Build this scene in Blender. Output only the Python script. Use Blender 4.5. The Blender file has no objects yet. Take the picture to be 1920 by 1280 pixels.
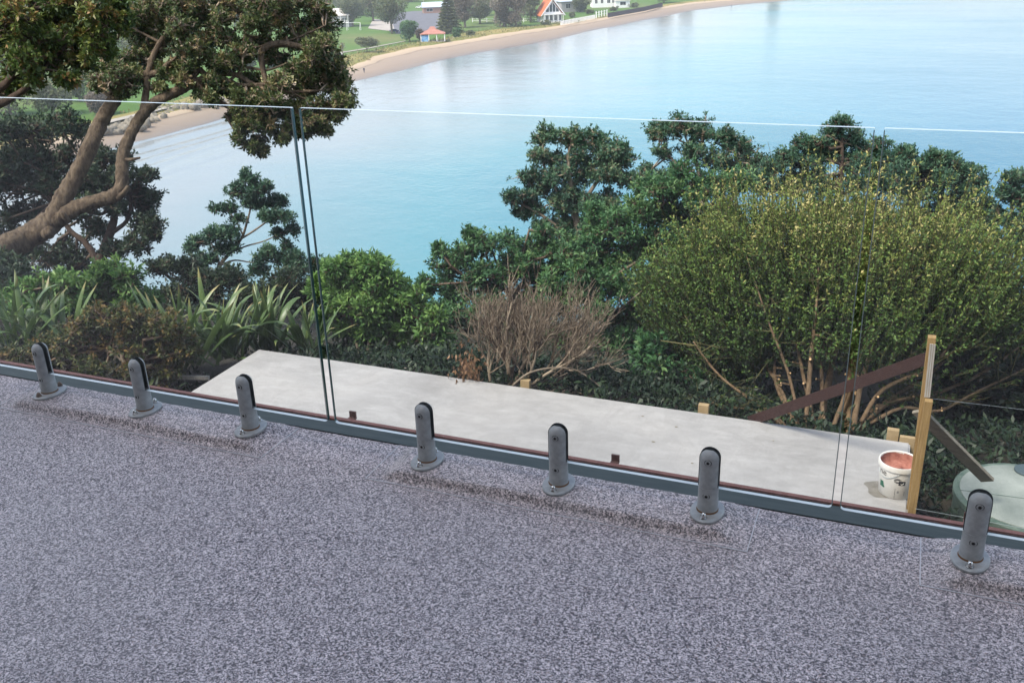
import bpy, bmesh, math, random
import numpy as np
from mathutils import Vector, Matrix

random.seed(7)
rng = np.random.default_rng(11)
sc = bpy.context.scene
COL = sc.collection

# ------------------------------------------------------------------ camera
CZ = 1.415                    # eye height above the deck (deck top is z = 0)
F = 1788.65                   # focal length in pixels of the 1920 wide photograph
CR = np.array([0.92685493, 0.3740961, -0.03149626])
CU = np.array([-0.11670289, 0.36684574, 0.93293263])
CW = np.array([-0.3568198, 0.85174895, -0.38367089])
CU = np.cross(CR, CW)
CU /= np.linalg.norm(CU)
EYE = np.array([0.0, 0.0, CZ])
cam = bpy.data.cameras.new('camera')
cam.sensor_width = 36.0
cam.lens = 36.0 * F / 1920.0
cam.clip_start = 0.05
cam.clip_end = 12000.0
camo = bpy.data.objects.new('camera', cam)
COL.objects.link(camo)
camo.matrix_world = Matrix(((CR[0], CU[0], -CW[0], 0), (CR[1], CU[1], -CW[1], 0), (CR[2], CU[2], -CW[2], CZ), (0, 0, 0, 1)))
sc.camera = camo

# ------------------------------------------------------------------ sky, sun, exposure
SUN_EL, SUN_AZ = math.radians(55), math.radians(-146)     # azimuth measured from +Y towards +X
w = bpy.data.worlds.new('World')
sc.world = w
w.use_nodes = True
wn = w.node_tree
wn.nodes.clear()
sky = wn.nodes.new('ShaderNodeTexSky')
sky.sky_type = 'NISHITA'
sky.sun_disc = False
sky.sun_elevation = SUN_EL
sky.sun_rotation = SUN_AZ
sky.altitude = 40
sky.air_density = 1.0
sky.dust_density = 1.6
sky.ozone_density = 1.0
bg = wn.nodes.new('ShaderNodeBackground')
bg.inputs['Strength'].default_value = 0.11
wo = wn.nodes.new('ShaderNodeOutputWorld')
# broken bright cloud, as the patches of white and blue mirrored in the bay imply
tcw = wn.nodes.new('ShaderNodeTexCoord')
spw = wn.nodes.new('ShaderNodeSeparateXYZ')
wn.links.new(tcw.outputs['Generated'], spw.inputs[0])
dv = wn.nodes.new('ShaderNodeMath'); dv.operation = 'ADD'; dv.inputs[1].default_value = 0.16
wn.links.new(spw.outputs[2], dv.inputs[0])
cx_, cy_ = wn.nodes.new('ShaderNodeMath'), wn.nodes.new('ShaderNodeMath')
for nd_, so_ in ((cx_, 0), (cy_, 1)):
    nd_.operation = 'DIVIDE'
    wn.links.new(spw.outputs[so_], nd_.inputs[0])
    wn.links.new(dv.outputs[0], nd_.inputs[1])
cbw = wn.nodes.new('ShaderNodeCombineXYZ')
wn.links.new(cx_.outputs[0], cbw.inputs[0]); wn.links.new(cy_.outputs[0], cbw.inputs[1])
cn = wn.nodes.new('ShaderNodeTexNoise')
cn.inputs['Scale'].default_value = 0.85; cn.inputs['Detail'].default_value = 6; cn.inputs['Roughness'].default_value = 0.55
wn.links.new(cbw.outputs[0], cn.inputs['Vector'])
cr = wn.nodes.new('ShaderNodeValToRGB')
cr.color_ramp.elements[0].position = 0.47; cr.color_ramp.elements[0].color = (0.1, 0.1, 0.1, 1)
cr.color_ramp.elements[1].position = 0.69; cr.color_ramp.elements[1].color = (0.85, 0.85, 0.85, 1)
wn.links.new(cn.outputs['Fac'], cr.inputs[0])
cm = wn.nodes.new('ShaderNodeMix'); cm.data_type = 'RGBA'
wn.links.new(cr.outputs[0], cm.inputs[0])
wn.links.new(sky.outputs[0], cm.inputs[6])
cm.inputs[7].default_value = (6.0, 6.2, 6.4, 1)
wn.links.new(cm.outputs[2], bg.inputs[0])
wn.links.new(bg.outputs[0], wo.inputs[0])

sun = bpy.data.lights.new('sun', 'SUN')
sun.energy = 2.0
sun.angle = math.radians(14)
sun.color = (1.0, 0.93, 0.82)
suno = bpy.data.objects.new('sun', sun)
COL.objects.link(suno)
sd = Vector((math.sin(SUN_AZ) * math.cos(SUN_EL), math.cos(SUN_AZ) * math.cos(SUN_EL), math.sin(SUN_EL)))
suno.rotation_euler = sd.to_track_quat('Z', 'Y').to_euler()
suno.location = (0, 0, 60)

sc.view_settings.view_transform = 'Standard'
sc.view_settings.look = 'None'
sc.view_settings.gamma = 1.0
sc.view_settings.use_curve_mapping = False
sc.view_settings.exposure = 1.5
sc.render.engine = 'CYCLES'
sc.cycles.use_denoising = True
sc.cycles.max_bounces = 7
sc.cycles.transparent_max_bounces = 16
sc.cycles.diffuse_bounces = 3


# ------------------------------------------------------------------ geometry of the photograph
def ray(px, py):
    v = CW * F + CR * (px - 960) - CU * (py - 640)
    return v / F


def on_z(px, py, z):
    v = ray(px, py)
    return EYE + v * ((z - CZ) / v[2])


def on_y(px, py, y):
    v = ray(px, py)
    return EYE + v * (y / v[1])


def deep(px, py, d):
    """point at axial depth d metres"""
    return EYE + ray(px, py) * d


# ------------------------------------------------------------------ helpers
def tag(o, label=None, cat=None, group=None, kind=None):
    if label: o['label'] = label
    if cat: o['category'] = cat
    if group: o['group'] = group
    if kind: o['kind'] = kind
    return o


def empty(name, loc=(0, 0, 0), rz=0.0):
    o = bpy.data.objects.new(name, None)
    o.empty_display_size = 0.1
    o.location = loc
    o.rotation_euler = (0, 0, rz)
    COL.objects.link(o)
    return o


def link(name, me, mat=None, parent=None, local=False):
    o = bpy.data.objects.new(name, me)
    if mat is not None and not me.materials:
        for m in (mat if isinstance(mat, (list, tuple)) else [mat]):
            me.materials.append(m)
    COL.objects.link(o)
    if parent is not None:
        o.parent = parent
        if not local:
            o.matrix_parent_inverse = Matrix.Translation(-Vector(parent.location)) if parent.rotation_euler.z == 0 else parent_matrix(parent).inverted()
    return o


def parent_matrix(p):
    return Matrix.Translation(p.location) @ Matrix.Rotation(p.rotation_euler.z, 4, 'Z')


def copy_tree(o, parent=None):
    c = o.copy()
    COL.objects.link(c)
    if parent is not None:
        c.parent = parent
    for ch in list(o.children):
        copy_tree(ch, c)
    return c


class MB:
    def __init__(s):
        s.v = []
        s.f = []
        s.mi = []

    def add(s, vs, fs, mi=0):
        k = len(s.v)
        s.v += [tuple(float(c) for c in v) for v in vs]
        s.f += [tuple(i + k for i in f) for f in fs]
        s.mi += [mi] * len(fs)

    def box(s, x0, x1, y0, y1, z0, z1, mi=0):
        s.add([(x0, y0, z0), (x1, y0, z0), (x1, y1, z0), (x0, y1, z0), (x0, y0, z1), (x1, y0, z1), (x1, y1, z1), (x0, y1, z1)],
              [(0, 3, 2, 1), (4, 5, 6, 7), (0, 1, 5, 4), (1, 2, 6, 5), (2, 3, 7, 6), (3, 0, 4, 7)], mi)

    def bar(s, a, b, wx, wy, up=(0, 0, 1), mi=0):
        """rectangular bar from a to b, width wx across, wy along up"""
        a, b, up = Vector(a), Vector(b), Vector(up)
        d = (b - a).normalized()
        sx = d.cross(up).normalized()
        sy = sx.cross(d).normalized()
        vs = []
        for p in (a, b):
            for i, j in ((-1, -1), (1, -1), (1, 1), (-1, 1)):
                vs.append(p + sx * (i * wx / 2) + sy * (j * wy / 2))
        s.add(vs, [(3, 2, 1, 0), (4, 5, 6, 7), (0, 1, 5, 4), (1, 2, 6, 5), (2, 3, 7, 6), (3, 0, 4, 7)], mi)

    def tube(s, pts, rad, n=8, cap=True, mi=0, rough=0.0):
        pts = [Vector(p) for p in pts]
        if not hasattr(rad, '__len__'): rad = [rad] * len(pts)
        rings = []
        prev = None
        for i, p in enumerate(pts):
            d = (pts[min(i + 1, len(pts) - 1)] - pts[max(i - 1, 0)]).normalized()
            if prev is None:
                a = d.orthogonal().normalized()
            else:
                a = (prev - d * prev.dot(d)).normalized()
            prev = a
            b = d.cross(a)
            jit = [1 + rough * (0.6 * math.sin(3 * 2 * math.pi * k / n + i * .35) + rng.normal() * .8) if rough else 1.0 for k in range(n)]
            rings.append([p + a * (rad[i] * jit[k] * math.cos(2 * math.pi * k / n)) + b * (rad[i] * jit[k] * math.sin(2 * math.pi * k / n)) for k in range(n)])
        vs = [v for r in rings for v in r]
        fs = []
        for i in range(len(pts) - 1):
            for k in range(n):
                fs.append((i * n + k, i * n + (k + 1) % n, (i + 1) * n + (k + 1) % n, (i + 1) * n + k))
        if cap:
            fs.append(tuple(range(n - 1, -1, -1)))
            fs.append(tuple((len(pts) - 1) * n + k for k in range(n)))
        s.add(vs, fs, mi)

    def lathe(s, prof, n=24, c=(0, 0, 0), sx=1.0, sy=1.0, mi=0, capb=True, capt=True):
        vs, fs = [], []
        for r, z in prof:
            for k in range(n):
                a = 2 * math.pi * k / n
                vs.append((c[0] + r * sx * math.cos(a), c[1] + r * sy * math.sin(a), c[2] + z))
        for i in range(len(prof) - 1):
            for k in range(n):
                fs.append((i * n + k, i * n + (k + 1) % n, (i + 1) * n + (k + 1) % n, (i + 1) * n + k))
        if capb: fs.append(tuple(range(n - 1, -1, -1)))
        if capt: fs.append(tuple((len(prof) - 1) * n + k for k in range(n)))
        s.add(vs, fs, mi)

    def mesh(s, name, smooth=False):
        me = bpy.data.meshes.new(name)
        me.from_pydata(s.v, [], s.f)
        if any(s.mi): me.polygons.foreach_set('material_index', s.mi)
        if smooth: me.polygons.foreach_set('use_smooth', [True] * len(me.polygons))
        me.update()
        return me

    def build(s, name, mat=None, parent=None, smooth=False, local=False):
        return link(name, s.mesh(name, smooth), mat, parent, local)


def auto_smooth(o, ang=40):
    me = o.data
    me.polygons.foreach_set('use_smooth', [True] * len(me.polygons))
    bm = bmesh.new()
    bm.from_mesh(me)
    for e in bm.edges:
        if len(e.link_faces) == 2 and e.calc_face_angle(0) > math.radians(ang): e.smooth = False
    bm.to_mesh(me)
    bm.free()
    return o


def bevel(o, wdt, seg=2):
    bm = bmesh.new()
    bm.from_mesh(o.data)
    bmesh.ops.bevel(bm, geom=list(bm.edges), offset=wdt, segments=seg, affect='EDGES', clamp_overlap=True)
    bm.to_mesh(o.data)
    bm.free()
    return o


def np_mesh(name, verts, quads, tint=None):
    """fast mesh from numpy arrays; tint is one value per vertex"""
    me = bpy.data.meshes.new(name)
    nv, nf = len(verts), len(quads)
    k = quads.shape[1]
    me.vertices.add(nv)
    me.vertices.foreach_set('co', np.ascontiguousarray(verts, np.float32).ravel())
    me.loops.add(nf * k)
    me.loops.foreach_set('vertex_index', np.ascontiguousarray(quads, np.int32).ravel())
    me.polygons.add(nf)
    me.polygons.foreach_set('loop_start', np.arange(0, nf * k, k, dtype=np.int32))
    me.polygons.foreach_set('loop_total', np.full(nf, k, np.int32))
    if tint is not None:
        at = me.attributes.new('tint', 'FLOAT', 'POINT')
        at.data.foreach_set('value', np.ascontiguousarray(tint, np.float32))
    me.update(calc_edges=True)
    return me


def nrm(a):
    return a / np.maximum(np.linalg.norm(a, axis=-1, keepdims=True), 1e-9)


def leaf_arrays(p, d, L, W, tint, droop=0.12, tri=False):
    """p base, d direction, one diamond leaf each"""
    n = len(p)
    if tri:
        s = nrm(np.cross(d, rng.normal(size=(n, 3)) * 0.6 + np.array([0, 0, 1.0])))
        L = np.broadcast_to(np.asarray(L, float), (n,))[:, None]
        W = np.broadcast_to(np.asarray(W, float), (n,))[:, None]
        fl = (rng.random((n, 1)) < 0.6)
        a, c = np.where(fl, p + d * L, p), np.where(fl, p, p + d * L)
        a = a + d * L * np.where(fl, -0.25, 0.12)
        v = np.stack([a + s * W * .5, a - s * W * .5, c + d * L * np.where(fl, 0.0, 0.1)], 1)
        return v.reshape(-1, 3), np.arange(n * 3).reshape(n, 3), np.repeat(tint, 3)
    ref = rng.normal(size=(n, 3)) * 0.6 + np.array([0, 0, 1.0])
    s = nrm(np.cross(d, ref))
    up = np.cross(s, d)
    L = np.broadcast_to(np.asarray(L, float), (n,))[:, None]
    W = np.broadcast_to(np.asarray(W, float), (n,))[:, None]
    mid = p + d * L * 0.52
    v = np.empty((n, 4, 3))
    v[:, 0] = p
    v[:, 1] = mid + s * W * 0.5 + up * W * 0.16
    v[:, 2] = p + d * L - up * L * droop
    v[:, 3] = mid - s * W * 0.5 + up * W * 0.16
    return v.reshape(-1, 3), np.arange(n * 4).reshape(n, 4), np.repeat(tint, 4)


def merge_leaves(parts):
    vs, qs, ts, k = [], [], [], 0
    for v, q, t in parts:
        vs.append(v); qs.append(q + k); ts.append(t); k += len(v)
    return np.concatenate(vs), np.concatenate(qs), np.concatenate(ts)


def seg_arrays(a, b, ra, rb, tint=None, n=3):
    """tapered straight twigs, n sided"""
    a, b = np.asarray(a, float), np.asarray(b, float)
    m = len(a)
    d = nrm(b - a)
    ref = np.where(np.abs(d[:, 2:3]) > 0.9, np.array([[1.0, 0, 0]]), np.array([[0, 0, 1.0]]))
    s = nrm(np.cross(d, ref))
    t = np.cross(d, s)
    v = np.empty((m, 2 * n, 3))
    ra = np.broadcast_to(np.asarray(ra, float), (m,))[:, None]
    rb = np.broadcast_to(np.asarray(rb, float), (m,))[:, None]
    for k in range(n):
        o = s * math.cos(2 * math.pi * k / n) + t * math.sin(2 * math.pi * k / n)
        v[:, k] = a + o * ra
        v[:, n + k] = b + o * rb
    q = np.array([[k, (k + 1) % n, n + (k + 1) % n, n + k] for k in range(n)])
    quads = (np.arange(m)[:, None, None] * 2 * n + q[None]).reshape(-1, 4)
    tt = np.repeat(rng.random(m) if tint is None else np.broadcast_to(tint, (m,)), 2 * n)
    return v.reshape(-1, 3), quads, tt


def smooth_path(pts, rad, sub=5, wob=0.0):
    """Catmull-Rom through the points"""
    P = [np.asarray(p, float) for p in pts]
    out, ro = [], []
    for i in range(len(P) - 1):
        p0, p1, p2, p3 = P[max(i - 1, 0)], P[i], P[i + 1], P[min(i + 2, len(P) - 1)]
        for j in range(sub):
            t = j / sub
            q = 0.5 * ((2 * p1) + (-p0 + p2) * t + (2 * p0 - 5 * p1 + 4 * p2 - p3) * t * t + (-p0 + 3 * p1 - 3 * p2 + p3) * t ** 3)
            r = rad[i] + (rad[i + 1] - rad[i]) * t
            out.append(q + rng.normal(size=3) * r * wob)
            ro.append(r * (1 + rng.normal() * wob * 0.6))
    out.append(P[-1]); ro.append(rad[-1])
    return out, ro


# ------------------------------------------------------------------ materials
def mat(name, col=(0.5, 0.5, 0.5), rough=0.6, metal=0.0, spec=0.5):
    m = bpy.data.materials.new(name)
    m.use_nodes = True
    b = m.node_tree.nodes['Principled BSDF']
    b.inputs['Base Color'].default_value = (*col, 1)
    b.inputs['Roughness'].default_value = rough
    b.inputs['Metallic'].default_value = metal
    b.inputs['Specular IOR Level'].default_value = spec
    return m


class NT:
    def __init__(s, m):
        s.t = m.node_tree
        s.b = s.t.nodes['Principled BSDF']
        s.out = s.t.nodes['Material Output']

    def n(s, typ, **kw):
        o = s.t.nodes.new(typ)
        for k, v in kw.items():
            if k.startswith('i_'):
                o.inputs[k[2:].replace('_', ' ')].default_value = v
            else:
                setattr(o, k, v)
        return o

    def l(s, a, b): s.t.links.new(a, b)

    def coord(s, which='Object'):
        return s.n('ShaderNodeTexCoord').outputs[which]

    def scaled(s, v, sc_):
        m = s.n('ShaderNodeMapping')
        m.inputs['Scale'].default_value = sc_
        s.l(v, m.inputs[0])
        return m.outputs[0]

    def noise(s, v, scale, detail=4, rough=0.55):
        o = s.n('ShaderNodeTexNoise')
        o.inputs['Scale'].default_value = scale
        o.inputs['Detail'].default_value = detail
        o.inputs['Roughness'].default_value = rough
        s.l(v, o.inputs['Vector'])
        return o.outputs['Fac']

    def ramp(s, fac, stops, interp='LINEAR'):
        r = s.n('ShaderNodeValToRGB')
        e = r.color_ramp.elements
        r.color_ramp.interpolation = interp
        while len(e) < len(stops): e.new(0.5)
        for k, (p, c) in enumerate(stops):
            e[k].position = p
            e[k].color = (*c, 1) if len(c) == 3 else c
        s.l(fac, r.inputs[0])
        return r.outputs[0]

    def mix(s, fac, a, b, typ='MIX'):
        m = s.n('ShaderNodeMix', data_type='RGBA', blend_type=typ)
        for val, sock in ((fac, m.inputs[0]), (a, m.inputs[6]), (b, m.inputs[7])):
            if hasattr(val, 'links'):
                s.l(val, sock)
            elif isinstance(val, (int, float)):
                sock.default_value = val
            else:
                sock.default_value = (*val, 1)
        return m.outputs[2]

    def bump(s, h, strength=0.3, dist=0.01):
        b = s.n('ShaderNodeBump')
        b.inputs['Strength'].default_value = strength
        b.inputs['Distance'].default_value = dist
        s.l(h, b.inputs['Height'])
        s.l(b.outputs[0], s.b.inputs['Normal'])


def mat_noise(name, c0, c1, scale, rough=0.7, metal=0.0, bump=0.0, bdist=0.01, spec=0.4, stretch=None, detail=5):
    m = mat(name, c0, rough, metal, spec)
    t = NT(m)
    v = t.coord()
    if stretch: v = t.scaled(v, stretch)
    f = t.noise(v, scale, detail)
    t.l(t.ramp(f, [(0.3, c0), (0.7, c1)]), t.b.inputs['Base Color'])
    if bump: t.bump(f, bump, bdist)
    return m


def mat_leaf(name, stops, rough=0.5, trans=0.22, spec=0.35, gain=1.35):
    """leaf colour from the 'tint' stored with every leaf"""
    m = mat(name, (0.05, 0.09, 0.03), rough, 0, spec)
    t = NT(m)
    a = t.n('ShaderNodeAttribute', attribute_name='tint')
    c = t.ramp(a.outputs['Fac'], [(q, tuple(min(1.0, ch * gain) for ch in cc_)) for q, cc_ in stops])
    t.l(c, t.b.inputs['Base Color'])
    tr = t.n('ShaderNodeBsdfTranslucent')
    t.l(c, tr.inputs[0])
    mx = t.n('ShaderNodeMixShader')
    mx.inputs[0].default_value = trans
    t.l(t.b.outputs[0], mx.inputs[1])
    t.l(tr.outputs[0], mx.inputs[2])
    t.l(mx.outputs[0], t.out.inputs[0])
    return m


M = {}

# speckled vinyl of the deck
m = mat('deck_vinyl', (0.2, 0.2, 0.22), 0.55, 0, 0.4)
t = NT(m)
co = t.coord()
nz = t.n('ShaderNodeTexNoise')
nz.inputs['Scale'].default_value = 60
t.l(co, nz.inputs['Vector'])
wv = t.n('ShaderNodeMix', data_type='VECTOR')
wv.inputs[0].default_value = 0.012
t.l(co, wv.inputs[4]); t.l(nz.outputs['Color'], wv.inputs[5])
wob = wv.outputs[1]
def band(v, c, wd):
    return t.ramp(v, [(c - wd * 1.8, (0, 0, 0)), (c - wd * .6, (1, 1, 1)), (c + wd * .6, (1, 1, 1)), (c + wd * 1.8, (0, 0, 0))])
na = t.noise(wob, 145, 2.5, 0.6)
nb_ = t.noise(t.scaled(wob, (1.0, 1.1, 1.0)), 182, 2, 0.55)
nc = t.noise(t.scaled(wob, (1.3, 0.9, 1.0)), 70, 2, 0.6)
nd = t.noise(t.scaled(wob, (0.9, 1.2, 1.0)), 225, 1.5, 0.5)
cc = t.ramp(na, [(0.36, (0.035, 0.034, 0.040)), (0.43, (0.11, 0.107, 0.118)), (0.50, (0.22, 0.21, 0.222)), (0.56, (0.34, 0.325, 0.335)), (0.64, (0.50, 0.485, 0.49))])
cc = t.mix(t.mix(1.0, band(nb_, 0.50, 0.022), t.ramp(nc, [(0.40, (0, 0, 0)), (0.5, (0.9, 0.9, 0.9))]), 'MULTIPLY'), cc, (0.80, 0.78, 0.79))
cc = t.mix(t.ramp(nd, [(0.55, (0, 0, 0)), (0.59, (0.95, 0.95, 0.95))]), cc, (0.035, 0.033, 0.042))
cc = t.mix(t.ramp(t.noise(t.scaled(wob, (1.1, 1.0, 1.0)), 180, 1.5, 0.5), [(0.62, (0, 0, 0)), (0.67, (0.5, 0.5, 0.5))]), cc, (0.30, 0.22, 0.19))
cc = t.mix(1.0, cc, (1.25, 1.10, 1.05), 'MULTIPLY')
big = t.noise(co, 1.3, 3)
cc = t.mix(t.ramp(big, [(0.38, (0, 0, 0)), (0.72, (0.22, 0.22, 0.22))]), cc, (0.33, 0.295, 0.28))
sc1 = t.noise(t.scaled(co, (1.0, 3.0, 1.0)), 2.2, 7, 0.65)
cc = t.mix(t.ramp(sc1, [(0.58, (0, 0, 0)), (0.72, (0.30, 0.30, 0.30))]), cc, (0.40, 0.385, 0.385))
sc2 = t.noise(co, 0.8, 5, 0.6)
cc = t.mix(t.ramp(sc2, [(0.52, (0, 0, 0)), (0.70, (0.28, 0.28, 0.28))]), cc, (0.10, 0.095, 0.10))
t.l(cc, t.b.inputs['Base Color'])
t.l(t.ramp(sc1, [(0.35, (0.42, 0.42, 0.42)), (0.7, (0.65, 0.65, 0.65))]), t.b.inputs['Roughness'])
t.bump(na, 0.18, 0.002)
M['vinyl'] = m
M['weld'] = mat('vinyl_weld', (0.50, 0.48, 0.49), 0.5)
M['arris'] = mat('ground_glass_arris', (0.22, 0.27, 0.265), 0.35, 0, 0.6)

# aluminium and spigot metal
m = mat('spigot_metal', (0.16, 0.165, 0.17), 0.55, 0.15, 0.5)
t = NT(m)
co = t.coord()
f1 = t.noise(co, 55, 6)
c = t.ramp(f1, [(0.3, (0.25, 0.258, 0.26)), (0.75, (0.36, 0.368, 0.365))])
f2 = t.noise(co, 16, 5)
c = t.mix(t.ramp(f2, [(0.56, (0, 0, 0)), (0.72, (0.5, 0.5, 0.5))]), c, (0.20, 0.15, 0.115))
t.l(c, t.b.inputs['Base Color'])
t.bump(f1, 0.12, 0.001)
M['spigot'] = m
M['rubber'] = mat('gasket_rubber', (0.04, 0.048, 0.05), 0.6)
M['steel'] = mat('polished_steel', (0.55, 0.54, 0.52), 0.22, 1.0)
M['rusty'] = mat_noise('rusty_steel', (0.10, 0.06, 0.04), (0.25, 0.2, 0.17), 120, 0.6, 0.4)
M['rust'] = mat_noise('rust_stain', (0.10, 0.05, 0.025), (0.17, 0.085, 0.04), 150, 0.85)
M['black'] = mat('socket_black', (0.01, 0.01, 0.011), 0.5)
M['flash'] = mat_noise('edge_flashing', (0.044, 0.058, 0.056), (0.062, 0.077, 0.074), 9, 0.6, 0.0, 0.05, 0.002, 0.25, (1, 6, 6))
M['gutter'] = mat('dark_gap', (0.02, 0.024, 0.028), 0.6)
M['redpaint'] = mat_noise('red_oxide_paint', (0.20, 0.075, 0.055), (0.28, 0.115, 0.085), 30, 0.65, 0, 0.1, 0.002)
M['redclip'] = mat_noise('brown_clip_paint', (0.12, 0.06, 0.045), (0.17, 0.08, 0.06), 60, 0.6)

# glass: thin clear panes, green polished edges
m = bpy.data.materials.new('pane_glass')
m.use_nodes = True
tr_ = m.node_tree
tr_.nodes.clear()
o_ = tr_.nodes.new('ShaderNodeOutputMaterial')
mx = tr_.nodes.new('ShaderNodeMixShader')
tb = tr_.nodes.new('ShaderNodeBsdfTransparent')
tb.inputs[0].default_value = (0.985, 0.995, 0.991, 1)
gb = tr_.nodes.new('ShaderNodeBsdfGlossy')
gb.inputs['Roughness'].default_value = 0.0
fr = tr_.nodes.new('ShaderNodeFresnel')
ge = tr_.nodes.new('ShaderNodeNewGeometry')
mm = tr_.nodes.new('ShaderNodeMix')
mm.inputs[2].default_value = 1.5
mm.inputs[3].default_value = 1 / 1.5
tr_.links.new(ge.outputs['Backfacing'], mm.inputs[0])
tr_.links.new(mm.outputs[0], fr.inputs['IOR'])
tr_.links.new(fr.outputs[0], mx.inputs[0])
tr_.links.new(tb.outputs[0], mx.inputs[1])
tr_.links.new(gb.outputs[0], mx.inputs[2])
# a little dust and dried spray on the panes
df = tr_.nodes.new('ShaderNodeBsdfDiffuse')
df.inputs[0].default_value = (0.7, 0.72, 0.72, 1)
tg = tr_.nodes.new('ShaderNodeTexCoord')
mg = tr_.nodes.new('ShaderNodeMapping')
mg.inputs['Scale'].default_value = (2.2, 1, 1.1)
tr_.links.new(tg.outputs['Object'], mg.inputs[0])
n1g, n2g = tr_.nodes.new('ShaderNodeTexNoise'), tr_.nodes.new('ShaderNodeTexNoise')
n1g.inputs['Scale'].default_value = 1.6; n1g.inputs['Detail'].default_value = 6
n2g.inputs['Scale'].default_value = 90
tr_.links.new(mg.outputs[0], n1g.inputs['Vector']); tr_.links.new(tg.outputs['Object'], n2g.inputs['Vector'])
rg = tr_.nodes.new('ShaderNodeValToRGB')
rg.color_ramp.elements[0].position = 0.42; rg.color_ramp.elements[0].color = (0.0, 0.0, 0.0, 1)
rg.color_ramp.elements[1].position = 0.75; rg.color_ramp.elements[1].color = (0.012, 0.012, 0.012, 1)
tr_.links.new(n1g.outputs['Fac'], rg.inputs[0])
mug = tr_.nodes.new('ShaderNodeMath'); mug.operation = 'MULTIPLY'
tr_.links.new(rg.outputs[0], mug.inputs[0]); tr_.links.new(n2g.outputs['Fac'], mug.inputs[1])
mxd = tr_.nodes.new('ShaderNodeMixShader')
tr_.links.new(mug.outputs[0], mxd.inputs[0]); tr_.links.new(mx.outputs[0], mxd.inputs[1]); tr_.links.new(df.outputs[0], mxd.inputs[2])
tr_.links.new(mxd.outputs[0], o_.inputs[0])
M['glass'] = m
M['glass_edge'] = mat('glass_edge_green', (0.02, 0.06, 0.055), 0.12, 0, 0.8)
M['glass_rim'] = mat('glass_sky_white_rim', (0.74, 0.78, 0.78), 0.18, 0, 0.9)  # white base colour stands in for sky mirrored in the rims

# concrete
m = mat('concrete', (0.55, 0.53, 0.5), 0.8, 0, 0.3)
t = NT(m)
co = t.coord()
f1 = t.noise(co, 0.9, 6, 0.62)
f2 = t.noise(t.scaled(co, (1, 2.4, 1)), 4.5, 6, 0.6)
c = t.ramp(f1, [(0.3, (0.22, 0.214, 0.208)), (0.5, (0.30, 0.293, 0.285)), (0.72, (0.35, 0.336, 0.32))])
c = t.mix(t.ramp(f2, [(0.42, (0, 0, 0)), (0.72, (0.55, 0.55, 0.55))]), c, (0.41, 0.40, 0.39))
fs_ = t.n('ShaderNodeTexNoise')
fs_.inputs['Scale'].default_value = 2.6; fs_.inputs['Detail'].default_value = 8; fs_.inputs['Distortion'].default_value = 2.2
t.l(co, fs_.inputs['Vector'])
c = t.mix(t.ramp(fs_.outputs['Fac'], [(0.42, (0.28, 0.28, 0.28)), (0.5, (0, 0, 0)), (0.58, (0, 0, 0)), (0.68, (0.34, 0.34, 0.34))]), c, (0.25, 0.242, 0.232))
f3 = t.noise(co, 38, 3)
c = t.mix(t.ramp(f3, [(0.64, (0, 0, 0)), (0.72, (0.4, 0.4, 0.4))]), c, (0.25, 0.235, 0.215))
t.l(c, t.b.inputs['Base Color'])
t.bump(f2, 0.15, 0.01)
M['concrete'] = m
M['damp'] = mat_noise('damp_concrete', (0.13, 0.12, 0.10), (0.22, 0.205, 0.18), 14, 0.7)

# timbers
def mat_wood(name, c0, c1, scale=6, stretch=(14, 14, 1), rough=0.7):
    m = mat(name, c0, rough, 0, 0.3)
    t = NT(m)
    f = t.noise(t.scaled(t.coord(), stretch), scale, 5)
    t.l(t.ramp(f, [(0.3, c0), (0.7, c1)]), t.b.inputs['Base Color'])
    t.bump(f, 0.25, 0.003)
    return m

M['pine'] = mat_wood('treated_pine', (0.20, 0.125, 0.045), (0.34, 0.225, 0.095))
M['pine_end'] = mat_wood('pale_pine', (0.26, 0.19, 0.10), (0.38, 0.28, 0.16), 8, (1, 1, 1))
M['greywood'] = mat_wood('weathered_batten', (0.28, 0.26, 0.235), (0.44, 0.41, 0.37))
M['railwood'] = mat_wood('dark_stained_board', (0.026, 0.012, 0.010), (0.046, 0.022, 0.018), 5, (2, 12, 12))
M['bracewood'] = mat_wood('grey_board', (0.17, 0.15, 0.115), (0.27, 0.24, 0.19), 5, (2, 12, 12))
M['wire'] = mat('galvanised_wire', (0.45, 0.5, 0.5), 0.4, 0.6)

# bucket
M['bucket'] = mat_noise('bucket_plastic', (0.60, 0.58, 0.54), (0.70, 0.68, 0.64), 9, 0.45)
M['paintred'] = mat_noise('dried_red_paint', (0.22, 0.07, 0.05), (0.42, 0.19, 0.14), 26, 0.75, 0, 0.5, 0.01)
M['ink'] = mat('bucket_ink', (0.015, 0.017, 0.02), 0.5)
M['inkgreen'] = mat('bucket_green', (0.02, 0.11, 0.065), 0.5)
M['inkwhite'] = mat('bucket_white_print', (0.75, 0.75, 0.73), 0.5)
M['inkgrey'] = mat('bucket_grey_print', (0.25, 0.25, 0.25), 0.5)
M['tank'] = mat_noise('tank_concrete', (0.13, 0.155, 0.14), (0.29, 0.315, 0.285), 3.2, 0.8, 0, 0.2, 0.01, 0.3, None, 7)
M['tankside'] = mat_noise('tank_side_mossy', (0.05, 0.085, 0.07), (0.12, 0.16, 0.13), 12, 0.85)
M['dark_disc'] = mat('disc_dark', (0.05, 0.075, 0.085), 0.6)

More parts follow.
